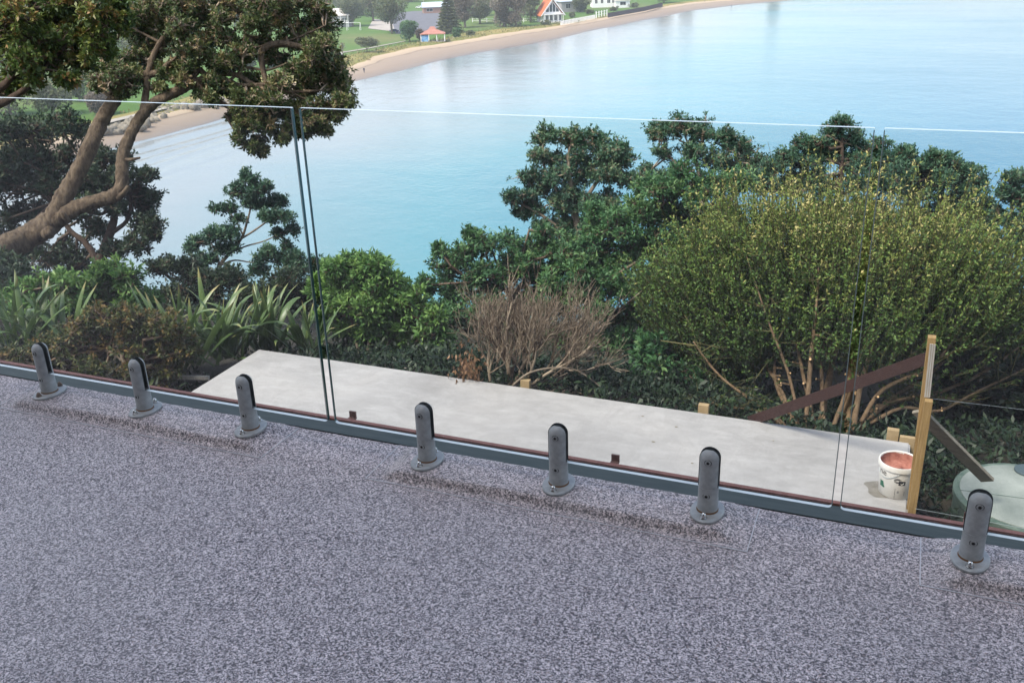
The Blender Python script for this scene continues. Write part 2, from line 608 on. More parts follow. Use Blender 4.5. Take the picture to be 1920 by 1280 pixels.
# ground
M['soil'] = mat_noise('hillside_soil', (0.014, 0.012, 0.008), (0.036, 0.031, 0.019), 1.8, 0.95, 0, 0.5, 0.1)
m = mat('beach_sand', (0.4, 0.33, 0.26), 0.8, 0, 0.3)
t = NT(m)
co = t.coord()
a = t.n('ShaderNodeAttribute', attribute_name='tint')
f = t.noise(t.scaled(co, (0.6, 0.08, 1)), 0.35, 6)
md = t.n('ShaderNodeMath', operation='ADD')
mu = t.n('ShaderNodeMath', operation='MULTIPLY_ADD')
t.l(f, mu.inputs[0]); mu.inputs[1].default_value = 0.26; mu.inputs[2].default_value = -0.13
t.l(a.outputs['Fac'], md.inputs[0]); t.l(mu.outputs[0], md.inputs[1])
t.l(t.ramp(md.outputs[0], [(0.0, (0.12, 0.10, 0.085)), (0.12, (0.21, 0.165, 0.13)), (0.45, (0.27, 0.208, 0.158)), (0.62, (0.30, 0.232, 0.172)), (0.66, (0.19, 0.145, 0.105)), (0.69, (0.36, 0.275, 0.195)), (1.0, (0.47, 0.36, 0.245))]), t.b.inputs['Base Color'])
t.l(t.ramp(md.outputs[0], [(0.0, (0.35, 0.35, 0.35)), (0.4, (0.75, 0.75, 0.75))]), t.b.inputs['Roughness'])
M['sand'] = m
M['dune'] = mat_noise('dune_grass_mat', (0.13, 0.15, 0.04), (0.30, 0.235, 0.10), 0.16, 0.95, 0, 0, 0.01, 0.1, (1, 0.5, 1), 8)
m = mat('lawn_mat', (0.06, 0.15, 0.03), 0.95, 0, 0.1)
t = NT(m)
co = t.coord()
f = t.noise(co, 0.018, 6)
f2 = t.noise(co, 0.4, 4)
c = t.ramp(f, [(0.3, (0.055, 0.12, 0.024)), (0.52, (0.085, 0.15, 0.036)), (0.66, (0.14, 0.15, 0.06)), (0.82, (0.28, 0.2, 0.11))])
c = t.mix(0.25, c, t.ramp(f2, [(0.3, (0.03, 0.08, 0.015)), (0.7, (0.13, 0.22, 0.06))]))
t.l(c, t.b.inputs['Base Color'])
M['lawn'] = m
M['asphalt'] = mat_noise('carpark_asphalt', (0.10, 0.10, 0.115), (0.14, 0.14, 0.155), 0.3, 0.9)
M['gravel'] = mat_noise('gravel_mat', (0.28, 0.25, 0.22), (0.4, 0.36, 0.31), 0.3, 0.95)
M['rock'] = mat_noise('shore_rock', (0.13, 0.11, 0.085), (0.30, 0.26, 0.2), 0.6, 0.9, 0, 0.4, 0.2)

# water
m = mat('bay_water', (0.1, 0.2, 0.25), 0.09, 0, 0.5)
t = NT(m)
t.b.inputs['IOR'].default_value = 1.33
co = t.coord()
sep = t.n('ShaderNodeSeparateXYZ')
t.l(co, sep.inputs[0])
mr = t.n('ShaderNodeMapRange')
mr.inputs[1].default_value = -125; mr.inputs[2].default_value = 70
t.l(sep.outputs[0], mr.inputs[0])
pat = t.noise(t.scaled(co, (0.35, 1, 1)), 0.012, 5)
ad = t.n('ShaderNodeMath', operation='MULTIPLY_ADD')
t.l(pat, ad.inputs[0]); ad.inputs[1].default_value = 0.5
t.l(mr.outputs[0], ad.inputs[2])
c = t.ramp(ad.outputs[0], [(0.26, (0.25, 0.275, 0.28)), (0.55, (0.08, 0.225, 0.255)), (0.95, (0.004, 0.115, 0.185))])
t.l(c, t.b.inputs['Base Color'])
n1 = t.noise(t.scaled(co, (1, 1, 1)), 0.9, 4, 0.6)
n2 = t.noise(co, 0.14, 3)
hs = t.n('ShaderNodeMath', operation='MULTIPLY_ADD')
t.l(n2, hs.inputs[0]); hs.inputs[1].default_value = 2.0; t.l(n1, hs.inputs[2])
wt = t.n('ShaderNodeTexWave', wave_type='BANDS', bands_direction='X')
wt.inputs['Scale'].default_value = 0.055
wt.inputs['Distortion'].default_value = 12.0
wt.inputs['Detail'].default_value = 3
wt.inputs['Detail Scale'].default_value = 0.6
t.l(t.scaled(co, (1, 0.25, 1)), wt.inputs['Vector'])
near = t.n('ShaderNodeMapRange')
near.inputs[1].default_value = -120; near.inputs[2].default_value = -156; near.inputs[3].default_value = 0.0; near.inputs[4].default_value = 3.0
t.l(sep.outputs[0], near.inputs[0])
ny_ = t.n('ShaderNodeMapRange')
ny_.inputs[1].default_value = 240; ny_.inputs[2].default_value = 205
t.l(sep.outputs[1], ny_.inputs[0])
nn_ = t.n('ShaderNodeMath', operation='MULTIPLY')
t.l(near.outputs[0], nn_.inputs[0]); t.l(ny_.outputs[0], nn_.inputs[1])
wm = t.n('ShaderNodeMath', operation='MULTIPLY_ADD')
t.l(wt.outputs['Fac'], wm.inputs[0]); t.l(nn_.outputs[0], wm.inputs[1]); t.l(hs.outputs[0], wm.inputs[2])
t.bump(wm.outputs[0], 0.5, 0.14)
streak = t.noise(t.scaled(co, (0.35, 1.0, 1)), 0.03, 6, 0.6)
t.l(t.ramp(streak, [(0.35, (0.05, 0.05, 0.05)), (0.65, (0.16, 0.16, 0.16))]), t.b.inputs['Roughness'])
M['water'] = m

# bark
def mat_bark(name, c0, c1, scale=7, b=0.6):
    m = mat(name, c0, 0.9, 0, 0.2)
    t = NT(m)
    co = t.coord()
    f = t.noise(t.scaled(co, (1.6, 1.6, 0.6)), scale, 7, 0.65)
    t.l(t.ramp(f, [(0.3, c0), (0.7, c1)]), t.b.inputs['Base Color'])
    t.bump(f, b, 0.04)
    return m

M['bark'] = mat_bark('pohutukawa_bark', (0.035, 0.024, 0.017), (0.185, 0.138, 0.093), 10, 1.0)
M['bark_dark'] = mat_bark('dark_bark', (0.035, 0.024, 0.018), (0.09, 0.062, 0.045))
M['bark_grey'] = mat_bark('grey_bark', (0.13, 0.105, 0.08), (0.25, 0.205, 0.155))
M['bark_olive'] = mat_bark('olive_stem_bark', (0.095, 0.062, 0.036), (0.22, 0.155, 0.095), 12)
M['cut'] = mat('fresh_cut_wood', (0.55, 0.36, 0.18), 0.8)


def mat_twig(name, stops):
    m = mat(name, stops[0][1], 0.85, 0, 0.2)
    t = NT(m)
    a = t.n('ShaderNodeAttribute', attribute_name='tint')
    t.l(t.ramp(a.outputs['Fac'], stops), t.b.inputs['Base Color'])
    return m

M['twig_dead'] = mat_twig('dead_twigs', [(0, (0.07, 0.052, 0.040)), (0.5, (0.17, 0.13, 0.095)), (1, (0.38, 0.31, 0.23))])
M['twig'] = mat_twig('live_twigs', [(0, (0.06, 0.042, 0.03)), (1, (0.17, 0.125, 0.09))])
M['twig_gold'] = mat_twig('golden_twigs', [(0, (0.035, 0.042, 0.018)), (1, (0.125, 0.115, 0.048))])
M['twig_pale'] = mat_twig('pale_twigs', [(0, (0.15, 0.11, 0.08)), (1, (0.36, 0.29, 0.21))])

M['leaf_pohu'] = mat_leaf('pohutukawa_leaf', [(0, (0.016, 0.030, 0.014)), (0.35, (0.042, 0.064, 0.022)), (0.6, (0.088, 0.105, 0.036)), (0.8, (0.13, 0.10, 0.045)), (1, (0.20, 0.14, 0.08))], gain=1.55)
M['leaf_lit'] = mat_leaf('yellow_green_leaf', [(0, (0.022, 0.040, 0.012)), (0.45, (0.062, 0.10, 0.022)), (0.75, (0.125, 0.14, 0.032)), (0.9, (0.16, 0.10, 0.032)), (1, (0.21, 0.13, 0.05))])
M['leaf_dark'] = mat_leaf('dark_leaf', [(0, (0.010, 0.022, 0.012)), (0.6, (0.028, 0.050, 0.024)), (1, (0.065, 0.085, 0.04))], gain=1.2)
M['leaf_blue'] = mat_leaf('bluish_green_leaf', [(0, (0.013, 0.036, 0.024)), (0.6, (0.038, 0.082, 0.045)), (0.9, (0.078, 0.125, 0.062)), (1, (0.13, 0.145, 0.075))], gain=1.75)
M['leaf_mid'] = mat_leaf('mid_green_leaf', [(0, (0.016, 0.050, 0.022)), (0.6, (0.045, 0.105, 0.038)), (1, (0.11, 0.17, 0.06))], gain=1.6)
M['leaf_fresh'] = mat_leaf('fresh_green_leaf', [(0, (0.018, 0.050, 0.017)), (0.5, (0.052, 0.115, 0.030)), (1, (0.13, 0.21, 0.055))], gain=1.6)
M['leaf_rust'] = mat_leaf('bronze_leaf', [(0, (0.024, 0.038, 0.013)), (0.4, (0.056, 0.072, 0.022)), (0.7, (0.105, 0.085, 0.028)), (1, (0.19, 0.12, 0.045))])
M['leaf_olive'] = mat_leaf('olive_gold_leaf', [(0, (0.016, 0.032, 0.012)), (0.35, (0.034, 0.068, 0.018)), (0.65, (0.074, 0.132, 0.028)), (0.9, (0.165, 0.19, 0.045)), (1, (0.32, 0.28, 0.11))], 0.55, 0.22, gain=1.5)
M['leaf_brown'] = mat_leaf('dead_leaf', [(0, (0.08, 0.042, 0.022)), (1, (0.26, 0.155, 0.085))])
M['leaf_far'] = mat_leaf('far_tree_leaf', [(0, (0.03, 0.044, 0.02)), (0.5, (0.078, 0.09, 0.043)), (1, (0.15, 0.15, 0.08))], gain=1.6)
M['leaf_farbrown'] = mat_leaf('far_brown_leaf', [(0, (0.06, 0.052, 0.038)), (0.5, (0.12, 0.10, 0.075)), (1, (0.21, 0.175, 0.135))], gain=1.5)
M['leaf_dune'] = mat_leaf('dune_tuft_leaf', [(0, (0.07, 0.09, 0.025)), (0.5, (0.14, 0.14, 0.05)), (1, (0.27, 0.20, 0.10))])
M['flax'] = mat_leaf('flax_leaf', [(0, (0.035, 0.070, 0.022)), (0.5, (0.085, 0.14, 0.045)), (0.85, (0.16, 0.20, 0.07)), (1, (0.27, 0.23, 0.09))], 0.4, 0.2, 0.5, gain=1.1)

# buildings and small far things
M['white'] = mat('white_paint', (0.78, 0.77, 0.75), 0.6)
M['cream'] = mat('cream_wall', (0.62, 0.57, 0.5), 0.7)
M['greywall'] = mat('grey_wall', (0.33, 0.31, 0.3), 0.8)
M['orange'] = mat_noise('orange_roof', (0.45, 0.12, 0.045), (0.56, 0.17, 0.07), 0.8, 0.75)
M['redroof'] = mat_noise('faded_red_roof', (0.33, 0.14, 0.105), (0.40, 0.185, 0.14), 0.8, 0.75)
M['paleroof'] = mat_noise('pale_roof', (0.6, 0.55, 0.52), (0.7, 0.65, 0.62), 0.5, 0.6)
M['blueroof'] = mat('blue_grey_roof', (0.42, 0.48, 0.55), 0.6)
M['brick'] = mat_noise('brick_wall', (0.28, 0.16, 0.12), (0.36, 0.22, 0.17), 1.5, 0.85)
M['window'] = mat('window_glass', (0.02, 0.03, 0.035), 0.08, 0, 0.7)
M['mural'] = mat_noise('blue_mural', (0.03, 0.22, 0.55), (0.35, 0.55, 0.7), 0.9, 0.7, detail=2)
M['darkfence'] = mat('dark_timber', (0.075, 0.06, 0.065), 0.9)
M['carblue'] = mat('dark_blue_paint', (0.02, 0.035, 0.09), 0.3)
M['carwhite'] = mat('white_car_paint', (0.72, 0.72, 0.72), 0.3)
M['tyre'] = mat('tyre_rubber', (0.015, 0.015, 0.015), 0.8)
M['skin'] = mat('skin', (0.42, 0.26, 0.19), 0.7)
M['navy'] = mat('navy_cloth', (0.03, 0.035, 0.07), 0.9)
M['addedwall'] = mat('added_house_wall', (0.06, 0.058, 0.056), 0.8)

# ================================================================== THE NEAR STRUCTURE
FY = 2.158                    # plane of the glass
ZS = -2.135                   # top of the concrete slab below
ZW = CZ - 38.0                # water level

# deck
b = MB()
b.box(-9, 7, -2.598, 2.262, -0.2, 0.0)
deck = tag(b.build('deck_floor', M['vinyl']), kind='structure')

# raised pads under the spigots: one smooth sheet each, welded over the deck sheet
def sstep(x):
    x = min(max(x, 0.0), 1.0)
    return x * x * (3 - 2 * x)


def raised_pad(x0, x1, open0=False, open1=False):
    nx, ny = int((x1 - x0) / 0.012), 40
    y0, y1 = 2.052, 2.2625
    vs, fs = [], []
    for j in range(ny + 1):
        y = y0 + (y1 - y0) * j / ny
        for i in range(nx + 1):
            x = x0 + (x1 - x0) * i / nx
            yy = y + 0.004 * math.sin(x * 9.0)
            h = sstep((yy - y0 - 0.018) / 0.017)
            if not open0: h *= sstep((x - x0 - 0.02 + 0.25 * (y - y1) * 0.3) / 0.06)
            if not open1: h *= sstep((x1 - x - 0.02 + 0.25 * (y - y1) * 0.3) / 0.06)
            h *= 1 - (0.55 if x0 > 0.1 else 0.92) * sstep((y - 2.222) / 0.036)
            h = h * 0.0255 + 0.0006 * math.sin(x * 61 + y * 90) * (h > 0.05)
            vs.append((x, y, 0.0012 + h))
    for j in range(ny):
        for i in range(nx):
            k = j * (nx + 1) + i
            fs.append((k, k + 1, k + nx + 2, k + nx + 1))
    b = MB()
    b.add(vs, fs)
    o = b.build('raised_pad', M['vinyl'], deck, True)
    s = MB()
    path = []
    if not open0: path += [(x0, y1 - 0.004, 0.0012)]
    path += [(x0 if not open0 else x0, y0, 0.0012), (x1, y0, 0.0012)]
    if not open1: path += [(x1, y1 - 0.004, 0.0012)]
    for a, c in zip(path[:-1], path[1:]):
        s.bar(a, c, 0.0026, 0.0014)
    s.build('weld_seam', M['weld'], o)
    return o


raised_pad(-2.80, -1.70)
raised_pad(-1.335, -0.245)
raised_pad(0.155, 1.25)

# edge of the deck: grey flashing, dark gap, red steel edge with clips
flash = tag(empty('edge_flashing', (-1.0, 2.30, 0)), 'long grey metal flashing along the outer edge of the deck under the glass', 'flashing')
b = MB()
b.box(-9, 7, 2.2645, 2.335, -0.03, 0.003)
b.build('flashing_sheet', M['flash'], flash)
b = MB()
b.box(-9, 7, 2.335, 2.3635, -0.09, -0.012)
b.build('drip_gap', M['gutter'], flash)
red = tag(empty('red_edge_beam', (-1.0, 2.37, -0.1)), 'thin red-brown painted beam edge showing beyond the grey flashing', 'beam')
b = MB()
b.box(-9, 7, 2.364, 2.379, -0.22, -0.006)
b.build('beam_face', M['redpaint'], red)
for x in (-2.49, -1.59, -0.688, 0.271, 1.17):
    b = MB()
    b.box(x - 0.012, x + 0.012, 2.3795, 2.412, -0.02, -0.014)
    b.box(x - 0.012, x + 0.012, 2.406, 2.412, -0.014, 0.006)
    b.build('clip', M['redclip'], red)

# unseen house wall added behind the camera, sized and darkened to shade the deck
b = MB()
b.box(-9, 7, -2.9, -2.6, -2.4, 10.5)
house = tag(b.build('added_house_wall', M['addedwall']), kind='structure')  # added unseen wall that shades the deck

# ------------------------------------------------------------------ glass panes
def pane(x0, x1, label):
    root = tag(empty('glass_balustrade', ((x0 + x1) / 2, FY, 0.106)), label, 'glass panel', 'frameless glass panels along the deck')
    z0, z1, th, r = 0.106, 1.036, 0.0055, 0.012
    out = []
    for cx, cz, a0 in ((x1 - r, z0 + r, -90), (x1 - r, z1 - r * 0.3, 0), (x0 + r, z1 - r * 0.3, 90), (x0 + r, z0 + r, 180)):
        rr = r if cz < 0.5 else r * 0.3
        ccx = cx if cz < 0.5 else (x1 - rr if cx > (x0 + x1) / 2 else x0 + rr)
        for k in range(6):
            a = math.radians(a0 + 90 * k / 5)
            out.append((ccx + rr * math.cos(a), cz + rr * math.sin(a)))
    n = len(out)
    b = MB()
    b.add([(x, FY - th, z) for x, z in out] + [(x, FY + th, z) for x, z in out], [tuple(range(n)), tuple(range(2 * n - 1, n - 1, -1))])
    b.build('sheet', M['glass'], root)
    runs = {}
    for k in range(n):
        k2 = (k + 1) % n
        (xa, za), (xb, zb) = out[k], out[k2]
        vert = abs(zb - za) > abs(xb - xa)
        key = ('side_edge', xa > (x0 + x1) / 2) if vert else ('sky_white_rim', za > 0.5)
        tgt = runs.setdefault(key, MB())
        g = 0.9985
        tgt.add([(xa, FY - th * g, za), (xb, FY - th * g, zb), (xb, FY + th * g, zb), (xa, FY + th * g, za)], [(0, 3, 2, 1)])
    for (nm, _), mb in runs.items():
        mb.build(nm, M['glass_edge' if nm == 'side_edge' else 'glass_rim'], root)
    for xx in (x0 + 0.0014, x1 - 0.0014):
        mb = MB()
        mb.box(xx - 0.0011, xx + 0.0011, FY - th - 0.0006, FY - th - 0.0001, z0 + r, z1 - 0.004)
        mb.build('arris', M['arris'], root)
    return root


pane(-2.95, -1.511, 'left glass panel in front of the big tree, dark green edge at the first gap')
pane(-1.4876, -0.060, 'middle glass pane between the two gaps, in front of the dead brown shrub')
pane(-0.0426, 1.385, 'right glass pane running out of the picture in front of the pale round lid')

# ------------------------------------------------------------------ spigots
SZ = 0.0263


def d_half(sign, r, zb, zt, gap):
    """one half of a slotted round post with a domed top"""
    b = MB()
    rings = []
    zs = [(zb, r), (zt - r, r)]
    for k in range(1, 7):
        a = math.pi / 2 * k / 7
        rr = r * math.cos(a)
        if rr > gap * 1.1: zs.append((zt - r + r * math.sin(a), rr))
    n = 14
    for z, rr in zs:
        a0 = math.asin(min(gap / rr, 0.999))
        rings.append([(rr * math.cos(a0 + (math.pi - 2 * a0) * k / n), sign * rr * math.sin(a0 + (math.pi - 2 * a0) * k / n), z) for k in range(n + 1)])
    vs = [v for rg in rings for v in rg]
    fs = []
    m_ = n + 1
    for i in range(len(rings) - 1):
        for k in range(m_):
            q = (i * m_ + k, i * m_ + (k + 1) % m_, (i + 1) * m_ + (k + 1) % m_, (i + 1) * m_ + k)
            fs.append(q if sign > 0 else q[::-1])
    fs.append(tuple(range(m_))[::-1] if sign > 0 else tuple(range(m_)))
    top = tuple((len(rings) - 1) * m_ + k for k in range(m_))
    fs.append(top if sign > 0 else top[::-1])
    b.add(vs, fs)
    return b


def make_spigot(rusty):
    root = empty('glass_spigot', (0, 0, 0))
    k = 'rusty' if rusty else 'steel'
    b = MB()
    b.lathe([(0.0425, 0.0), (0.0435, 0.002), (0.0435, 0.007), (0.041, 0.0098), (0.028, 0.0105)], 40, (0, 0, 0), 1.0, 1.42)
    o = auto_smooth(b.build('base_plate', M['spigot'], root), 35)
    b = MB()
    b.lathe([(0.0268, 0.0095), (0.0268, 0.046), (0.0262, 0.0475), (0.0262, 0.082)], 32)
    auto_smooth(b.build('post', M['spigot'], root), 35)
    b = MB()
    b.lathe([(0.0285, 0.0098), (0.0285, 0.0118), (0.0268, 0.0145)], 32, capt=False)
    b.build('rust_ring', M['rust'], root, True)
    auto_smooth(d_half(-1, 0.0258, 0.0825, 0.1915, 0.0076).build('clamp_half', M['spigot'], root), 35)
    auto_smooth(d_half(1, 0.0258, 0.0825, 0.1915, 0.0076).build('clamp_half', M['spigot'], root), 35)
    for s in (-1, 1):
        b = MB()
        ol = [(-0.0262, 0.0826), (0.0262, 0.0826)] + [(0.0262 * math.cos(math.pi * q / 12), 0.1650 + 0.0262 * math.sin(math.pi * q / 12)) for q in range(13)]
        n = len(ol)
        ya, yb = s * 0.0064, s * 0.0074
        b.add([(x, ya, z) for x, z in ol] + [(x, yb, z) for x, z in ol],
              [tuple(range(n)), tuple(range(2 * n - 1, n - 1, -1))] + [(i, (i + 1) % n, n + (i + 1) % n, n + i) for i in range(n)])
        b.build('gasket', M['rubber'], root)
    for z in (0.160, 0.062):
        b = MB()
        vs, fs = [], []
        n = 16
        for rr, y in ((0.0078, -0.0250), (0.0076, -0.0264), (0.0062, -0.0268), (0.0040, -0.0266)):
            vs += [(rr * math.cos(2 * math.pi * q / n), y, z + rr * math.sin(2 * math.pi * q / n)) for q in range(n)]
        for i in range(3):
            fs += [(i * n + q, i * n + (q + 1) % n, (i + 1) * n + (q + 1) % n, (i + 1) * n + q) for q in range(n)]
        b.add(vs, fs)
        sc_ = b.build('screw', M['spigot'], root)
        b = MB()
        b.add([(0.0079 * math.cos(2 * math.pi * q / n), -0.02585, z + 0.0079 * math.sin(2 * math.pi * q / n)) for q in range(n)]
              + [(0.0096 * math.cos(2 * math.pi * q / n), -0.0251 + 0.0009 * abs(math.cos(2 * math.pi * q / n)) , z + 0.0096 * math.sin(2 * math.pi * q / n)) for q in range(n)],
              [(q, (q + 1) % n, n + (q + 1) % n, n + q) for q in range(n)])
        b.add([(0.0042 * math.cos(2 * math.pi * q / 6), -0.0269, z + 0.0042 * math.sin(2 * math.pi * q / 6)) for q in range(6)], [tuple(range(6))])
        b.build('hex_socket', M['black'], sc_)
    for s in (-1, 1):
        b = MB()
        b.lathe([(0.0095, 0.0100), (0.0095, 0.0118)], 18, (0, s * 0.0455, 0))
        n = b.build('washer', M[k], root)
        b = MB()
        b.lathe([(0.0078, 0.0118), (0.0078, 0.0178)], 6, (0, s * 0.0455, 0))
        b.lathe([(0.0062, 0.0178), (0.0058, 0.0212), (0.0040, 0.0242), (0.0012, 0.0256)], 14, (0, s * 0.0455, 0))
        auto_smooth(b.build('dome_nut', M[k], root), 40)
    return root


sp_clean, sp_rusty = make_spigot(False), make_spigot(True)
spots = [(-2.650, 'leftmost spigot with a rusty nut, under the left glass pane', True),
         (-2.230, 'spigot in the middle of the left pane, in front of the bronze shrub', False),
         (-1.808, 'spigot just left of the first gap, its top against the slab corner', False),
         (-1.185, 'spigot just right of the first gap and the red clip', False),
         (-0.778, 'spigot at the middle of the middle glass pane', False),
         (-0.366, 'spigot left of the second gap near the pad corner', False),
         (0.261, 'nearest and largest spigot, in front of the pale round lid', False)]
used = set()
for x, lab, rs in spots:
    src = sp_rusty if rs else sp_clean
    o = src if rs not in used else copy_tree(src)
    used.add(rs)
    o.location = (x, FY, SZ)
    o.rotation_euler = (0, 0, random.uniform(-0.07, 0.07))
    tag(o, lab, 'spigot', 'grey metal spigots holding the glass')

# ------------------------------------------------------------------ slab below the deck, with formwork pegs
b = MB()
b.box(-5.585, 0.306, 0.4, 6.955, ZS - 0.13, ZS)
slab = tag(bevel(b.build('concrete_slab', M['concrete']), 0.012, 2), kind='structure')
b = MB()
pc = on_z(1648, 915, ZS)
n = 26
b.add([(pc[0] + 0.02 + (0.105 + 0.018 * math.sin(3 * a) + 0.012 * math.sin(7 * a + 1)) * math.cos(a), pc[1] - 0.01 + (0.13 + 0.02 * math.sin(2 * a + 1)) * math.sin(a), ZS + 0.002) for a in [2 * math.pi * k / n for k in range(n)]],
      [tuple(range(n))])
b.build('damp_stain', M['damp'], slab)
for px, py, dx, dz in ((760, 690, .02, .003), (1268, 800, .02, .004), (1225, 828, .025, .004), (1298, 868, .015, .003), (1205, 780, .02, .003), (1450, 826, .012, .003)):
    p = on_z(px, py, ZS)
    b = MB()
    b.box(p[0] - dx / 2, p[0] + dx / 2, p[1] - .006, p[1] + .006, ZS + 0.0005, ZS + dz)
    tag(b.build('wood_chip', M['bracewood']), 'small dark wood chip lying on the pale concrete slab', 'chip', 'wood chips on the slab')

for x, y, wd, hh, lab in ((-2.818, 7.0, 0.085, 0.05, 'timber peg showing over the slab edge at the foot of the dead brown shrub'),
                          (-1.262, 7.0, 0.085, 0.055, 'timber peg over the slab edge below the left side of the golden bush'),
                          (0.178, 7.0, 0.085, 0.07, 'timber peg at the slab corner nearest the upright post')):
    b = MB()
    b.box(x - wd / 2, x + wd / 2, y - 0.022 + 0.003, y + 0.028, -2.75, ZS + hh)
    tag(bevel(b.build('formwork_peg', M['pine_end']), 0.003, 1), lab, 'peg', 'timber pegs along the far edge of the slab')
b = MB()
b.box(0.228, 0.335, 6.962, 6.998, -2.5, ZS + 0.035)
tag(bevel(b.build('formwork_board', M['pine_end']), 0.002, 1), 'short sawn board end lying against the slab corner behind the bucket', 'board')

# ------------------------------------------------------------------ timber post with rail and brace
post = tag(empty('timber_post', (0.33, 5.98, -2.4)), 'upright sawn timber post with a dark rail and a grey brace, beside the bucket', 'post')
b = MB()
b.bar((0.337, 6.035, -2.9), (0.300, 6.02, -0.905), 0.047, 0.05, (0, 1, 0))
bevel(b.build('long_stud', M['pine'], post), 0.002, 1)
b = MB()
b.bar((0.330, 5.975, -2.9), (0.333, 5.968, -1.315), 0.048, 0.05, (0, 1, 0))
bevel(b.build('short_stud', M['pine'], post), 0.002, 1)
for k, off in enumerate((-0.0135, 0.0, 0.0135)):
    b = MB()
    b.bar((0.3215 + off * 0.9, 5.996, -1.31), (0.3085 + off * 0.9, 5.990, -0.945), 0.0095, 0.006, (0, 1, 0))
    b.build('batten_strip', M['greywood'], post)
a0 = on_y(1738, 672, 6.07)
a1 = on_z(1405, 792, ZS - 0.05)
a1 = np.array([a1[0], 7.03, a1[2]])
b = MB()
b.bar(a0, a1, 0.028, 0.080, (0, 0, 1))
bevel(b.build('rail_board', M['railwood'], post), 0.002, 1)
c0, c1 = on_y(1722, 770, 6.075), on_y(1852, 900, 6.35)
b = MB()
b.bar(c0, c1, 0.024, 0.092, (0.25, -0.55, 0.8))
bevel(b.build('brace_board', M['bracewood'], post), 0.002, 1)
wirep = [on_y(1748, 747, 6.04), on_y(1830, 757, 6.1), on_y(1990, 776, 6.2)]
b = MB()
b.tube(wirep, 0.0009, 5)
tag(b.build('fence_wire', M['wire']), 'thin grey wire stretched from the timber post towards the right', 'wire')
wirep = [on_y(1716, 953, 5.9), on_y(1800, 968, 5.9), on_y(1990, 1003, 5.9)]
b = MB()
b.tube(wirep, 0.0015, 5)
tag(b.build('guide_string', M['wire']), 'pale string stretched low from the post foot past the round lid', 'string')

# ------------------------------------------------------------------ paint bucket
bc = on_z(1679, 921, ZS)
bucket = tag(empty('paint_bucket', (bc[0], bc[1], ZS)), 'white plastic paint bucket with dried red paint inside, standing on the slab', 'bucket')
BH, R0, R1 = 0.245, 0.112, 0.128


def brad(z): return R0 + (R1 - R0) * z / BH


def babs(x, y, z): return (bc[0] + x, bc[1] + y, ZS + z)


b = MB()
b.lathe([(R0 - 0.006, 0.0), (R0, 0.006), (brad(0.2), 0.2), (R1, BH), (R1 - 0.004, BH), (brad(0.1) - 0.004, 0.10)], 48, babs(0, 0, 0), capt=False)
auto_smooth(b.build('body', M['bucket'], bucket), 50)
b = MB()
b.lathe([(R1 + 0.001, BH - 0.034), (R1 + 0.006, BH - 0.032), (R1 + 0.0075, BH - 0.005), (R1 + 0.004, BH + 0.004), (R1 - 0.003, BH + 0.003), (R1 - 0.006, BH - 0.004)], 48, babs(0, 0, 0), capb=False, capt=False)
auto_smooth(b.build('rim', M['bucket'], bucket), 50)
b = MB()
prof = []
n = 40
vs, fs = [], []
for i, (rr, zz) in enumerate(((R1 - 0.0045, BH - 0.004), (R1 - 0.008, BH - 0.03), (brad(.17) - 0.008, 0.185), (brad(.15) - 0.03, 0.170), (0.06, 0.165), (0.03, 0.166))):
    for k in range(n):
        a = 2 * math.pi * k / n
        j = 0.004 * math.sin(a * 5 + i) * (1 if i in (2, 3) else 0.3)
        vs.append(babs((rr + j) * math.cos(a), (rr + j) * math.sin(a), zz + 0.005 * math.sin(3 * a + i) * (i > 1)))
for i in range(5):
    for k in range(n):
        fs.append((i * n + k, (i + 1) * n + k, (i + 1) * n + (k + 1) % n, i * n + (k + 1) % n))
fs.append(tuple(range(5 * n, 6 * n)))
b.add(vs, fs)
b.build('dried_paint', M['paintred'], bucket, True)


def wrap_patch(name, a0, a1, z0, z1, material, off=0.0012, poly=None, n=8):
    """flat print that follows the side of the bucket; angles in degrees, -90 faces the camera side"""
    b = MB()
    vs, fs = [], []
    for i in range(n + 1):
        a = math.radians(a0 + (a1 - a0) * i / n)
        za, zb = (z0, z1) if poly is None else poly(i / n)
        for z in (za, zb):
            r = brad(z) + off
            vs.append(babs(r * math.cos(a), r * math.sin(a), z))
    for i in range(n):
        fs.append((2 * i, 2 * i + 2, 2 * i + 3, 2 * i + 1))
    b.add(vs, fs)
    return b.build(name, material, bucket, True)


def wrap_text(name, body, ang, zc, size, material):
    cu = bpy.data.curves.new('lettering', 'FONT')
    cu.body = body
    cu.size = size
    cu.align_x = 'CENTER'
    cu.resolution_u = 3
    to = bpy.data.objects.new('lettering', cu)
    COL.objects.link(to)
    me = bpy.data.meshes.new_from_object(to.evaluated_get(bpy.context.evaluated_depsgraph_get()))
    bpy.data.objects.remove(to)
    for v in me.vertices:
        x, y = v.co.x * 1.1, v.co.y
        z = zc + y
        a = math.radians(ang) + x / brad(z)
        r = brad(z) + 0.0013
        v.co = babs(r * math.cos(a), r * math.sin(a), z)
    return link(name, me, material, bucket)


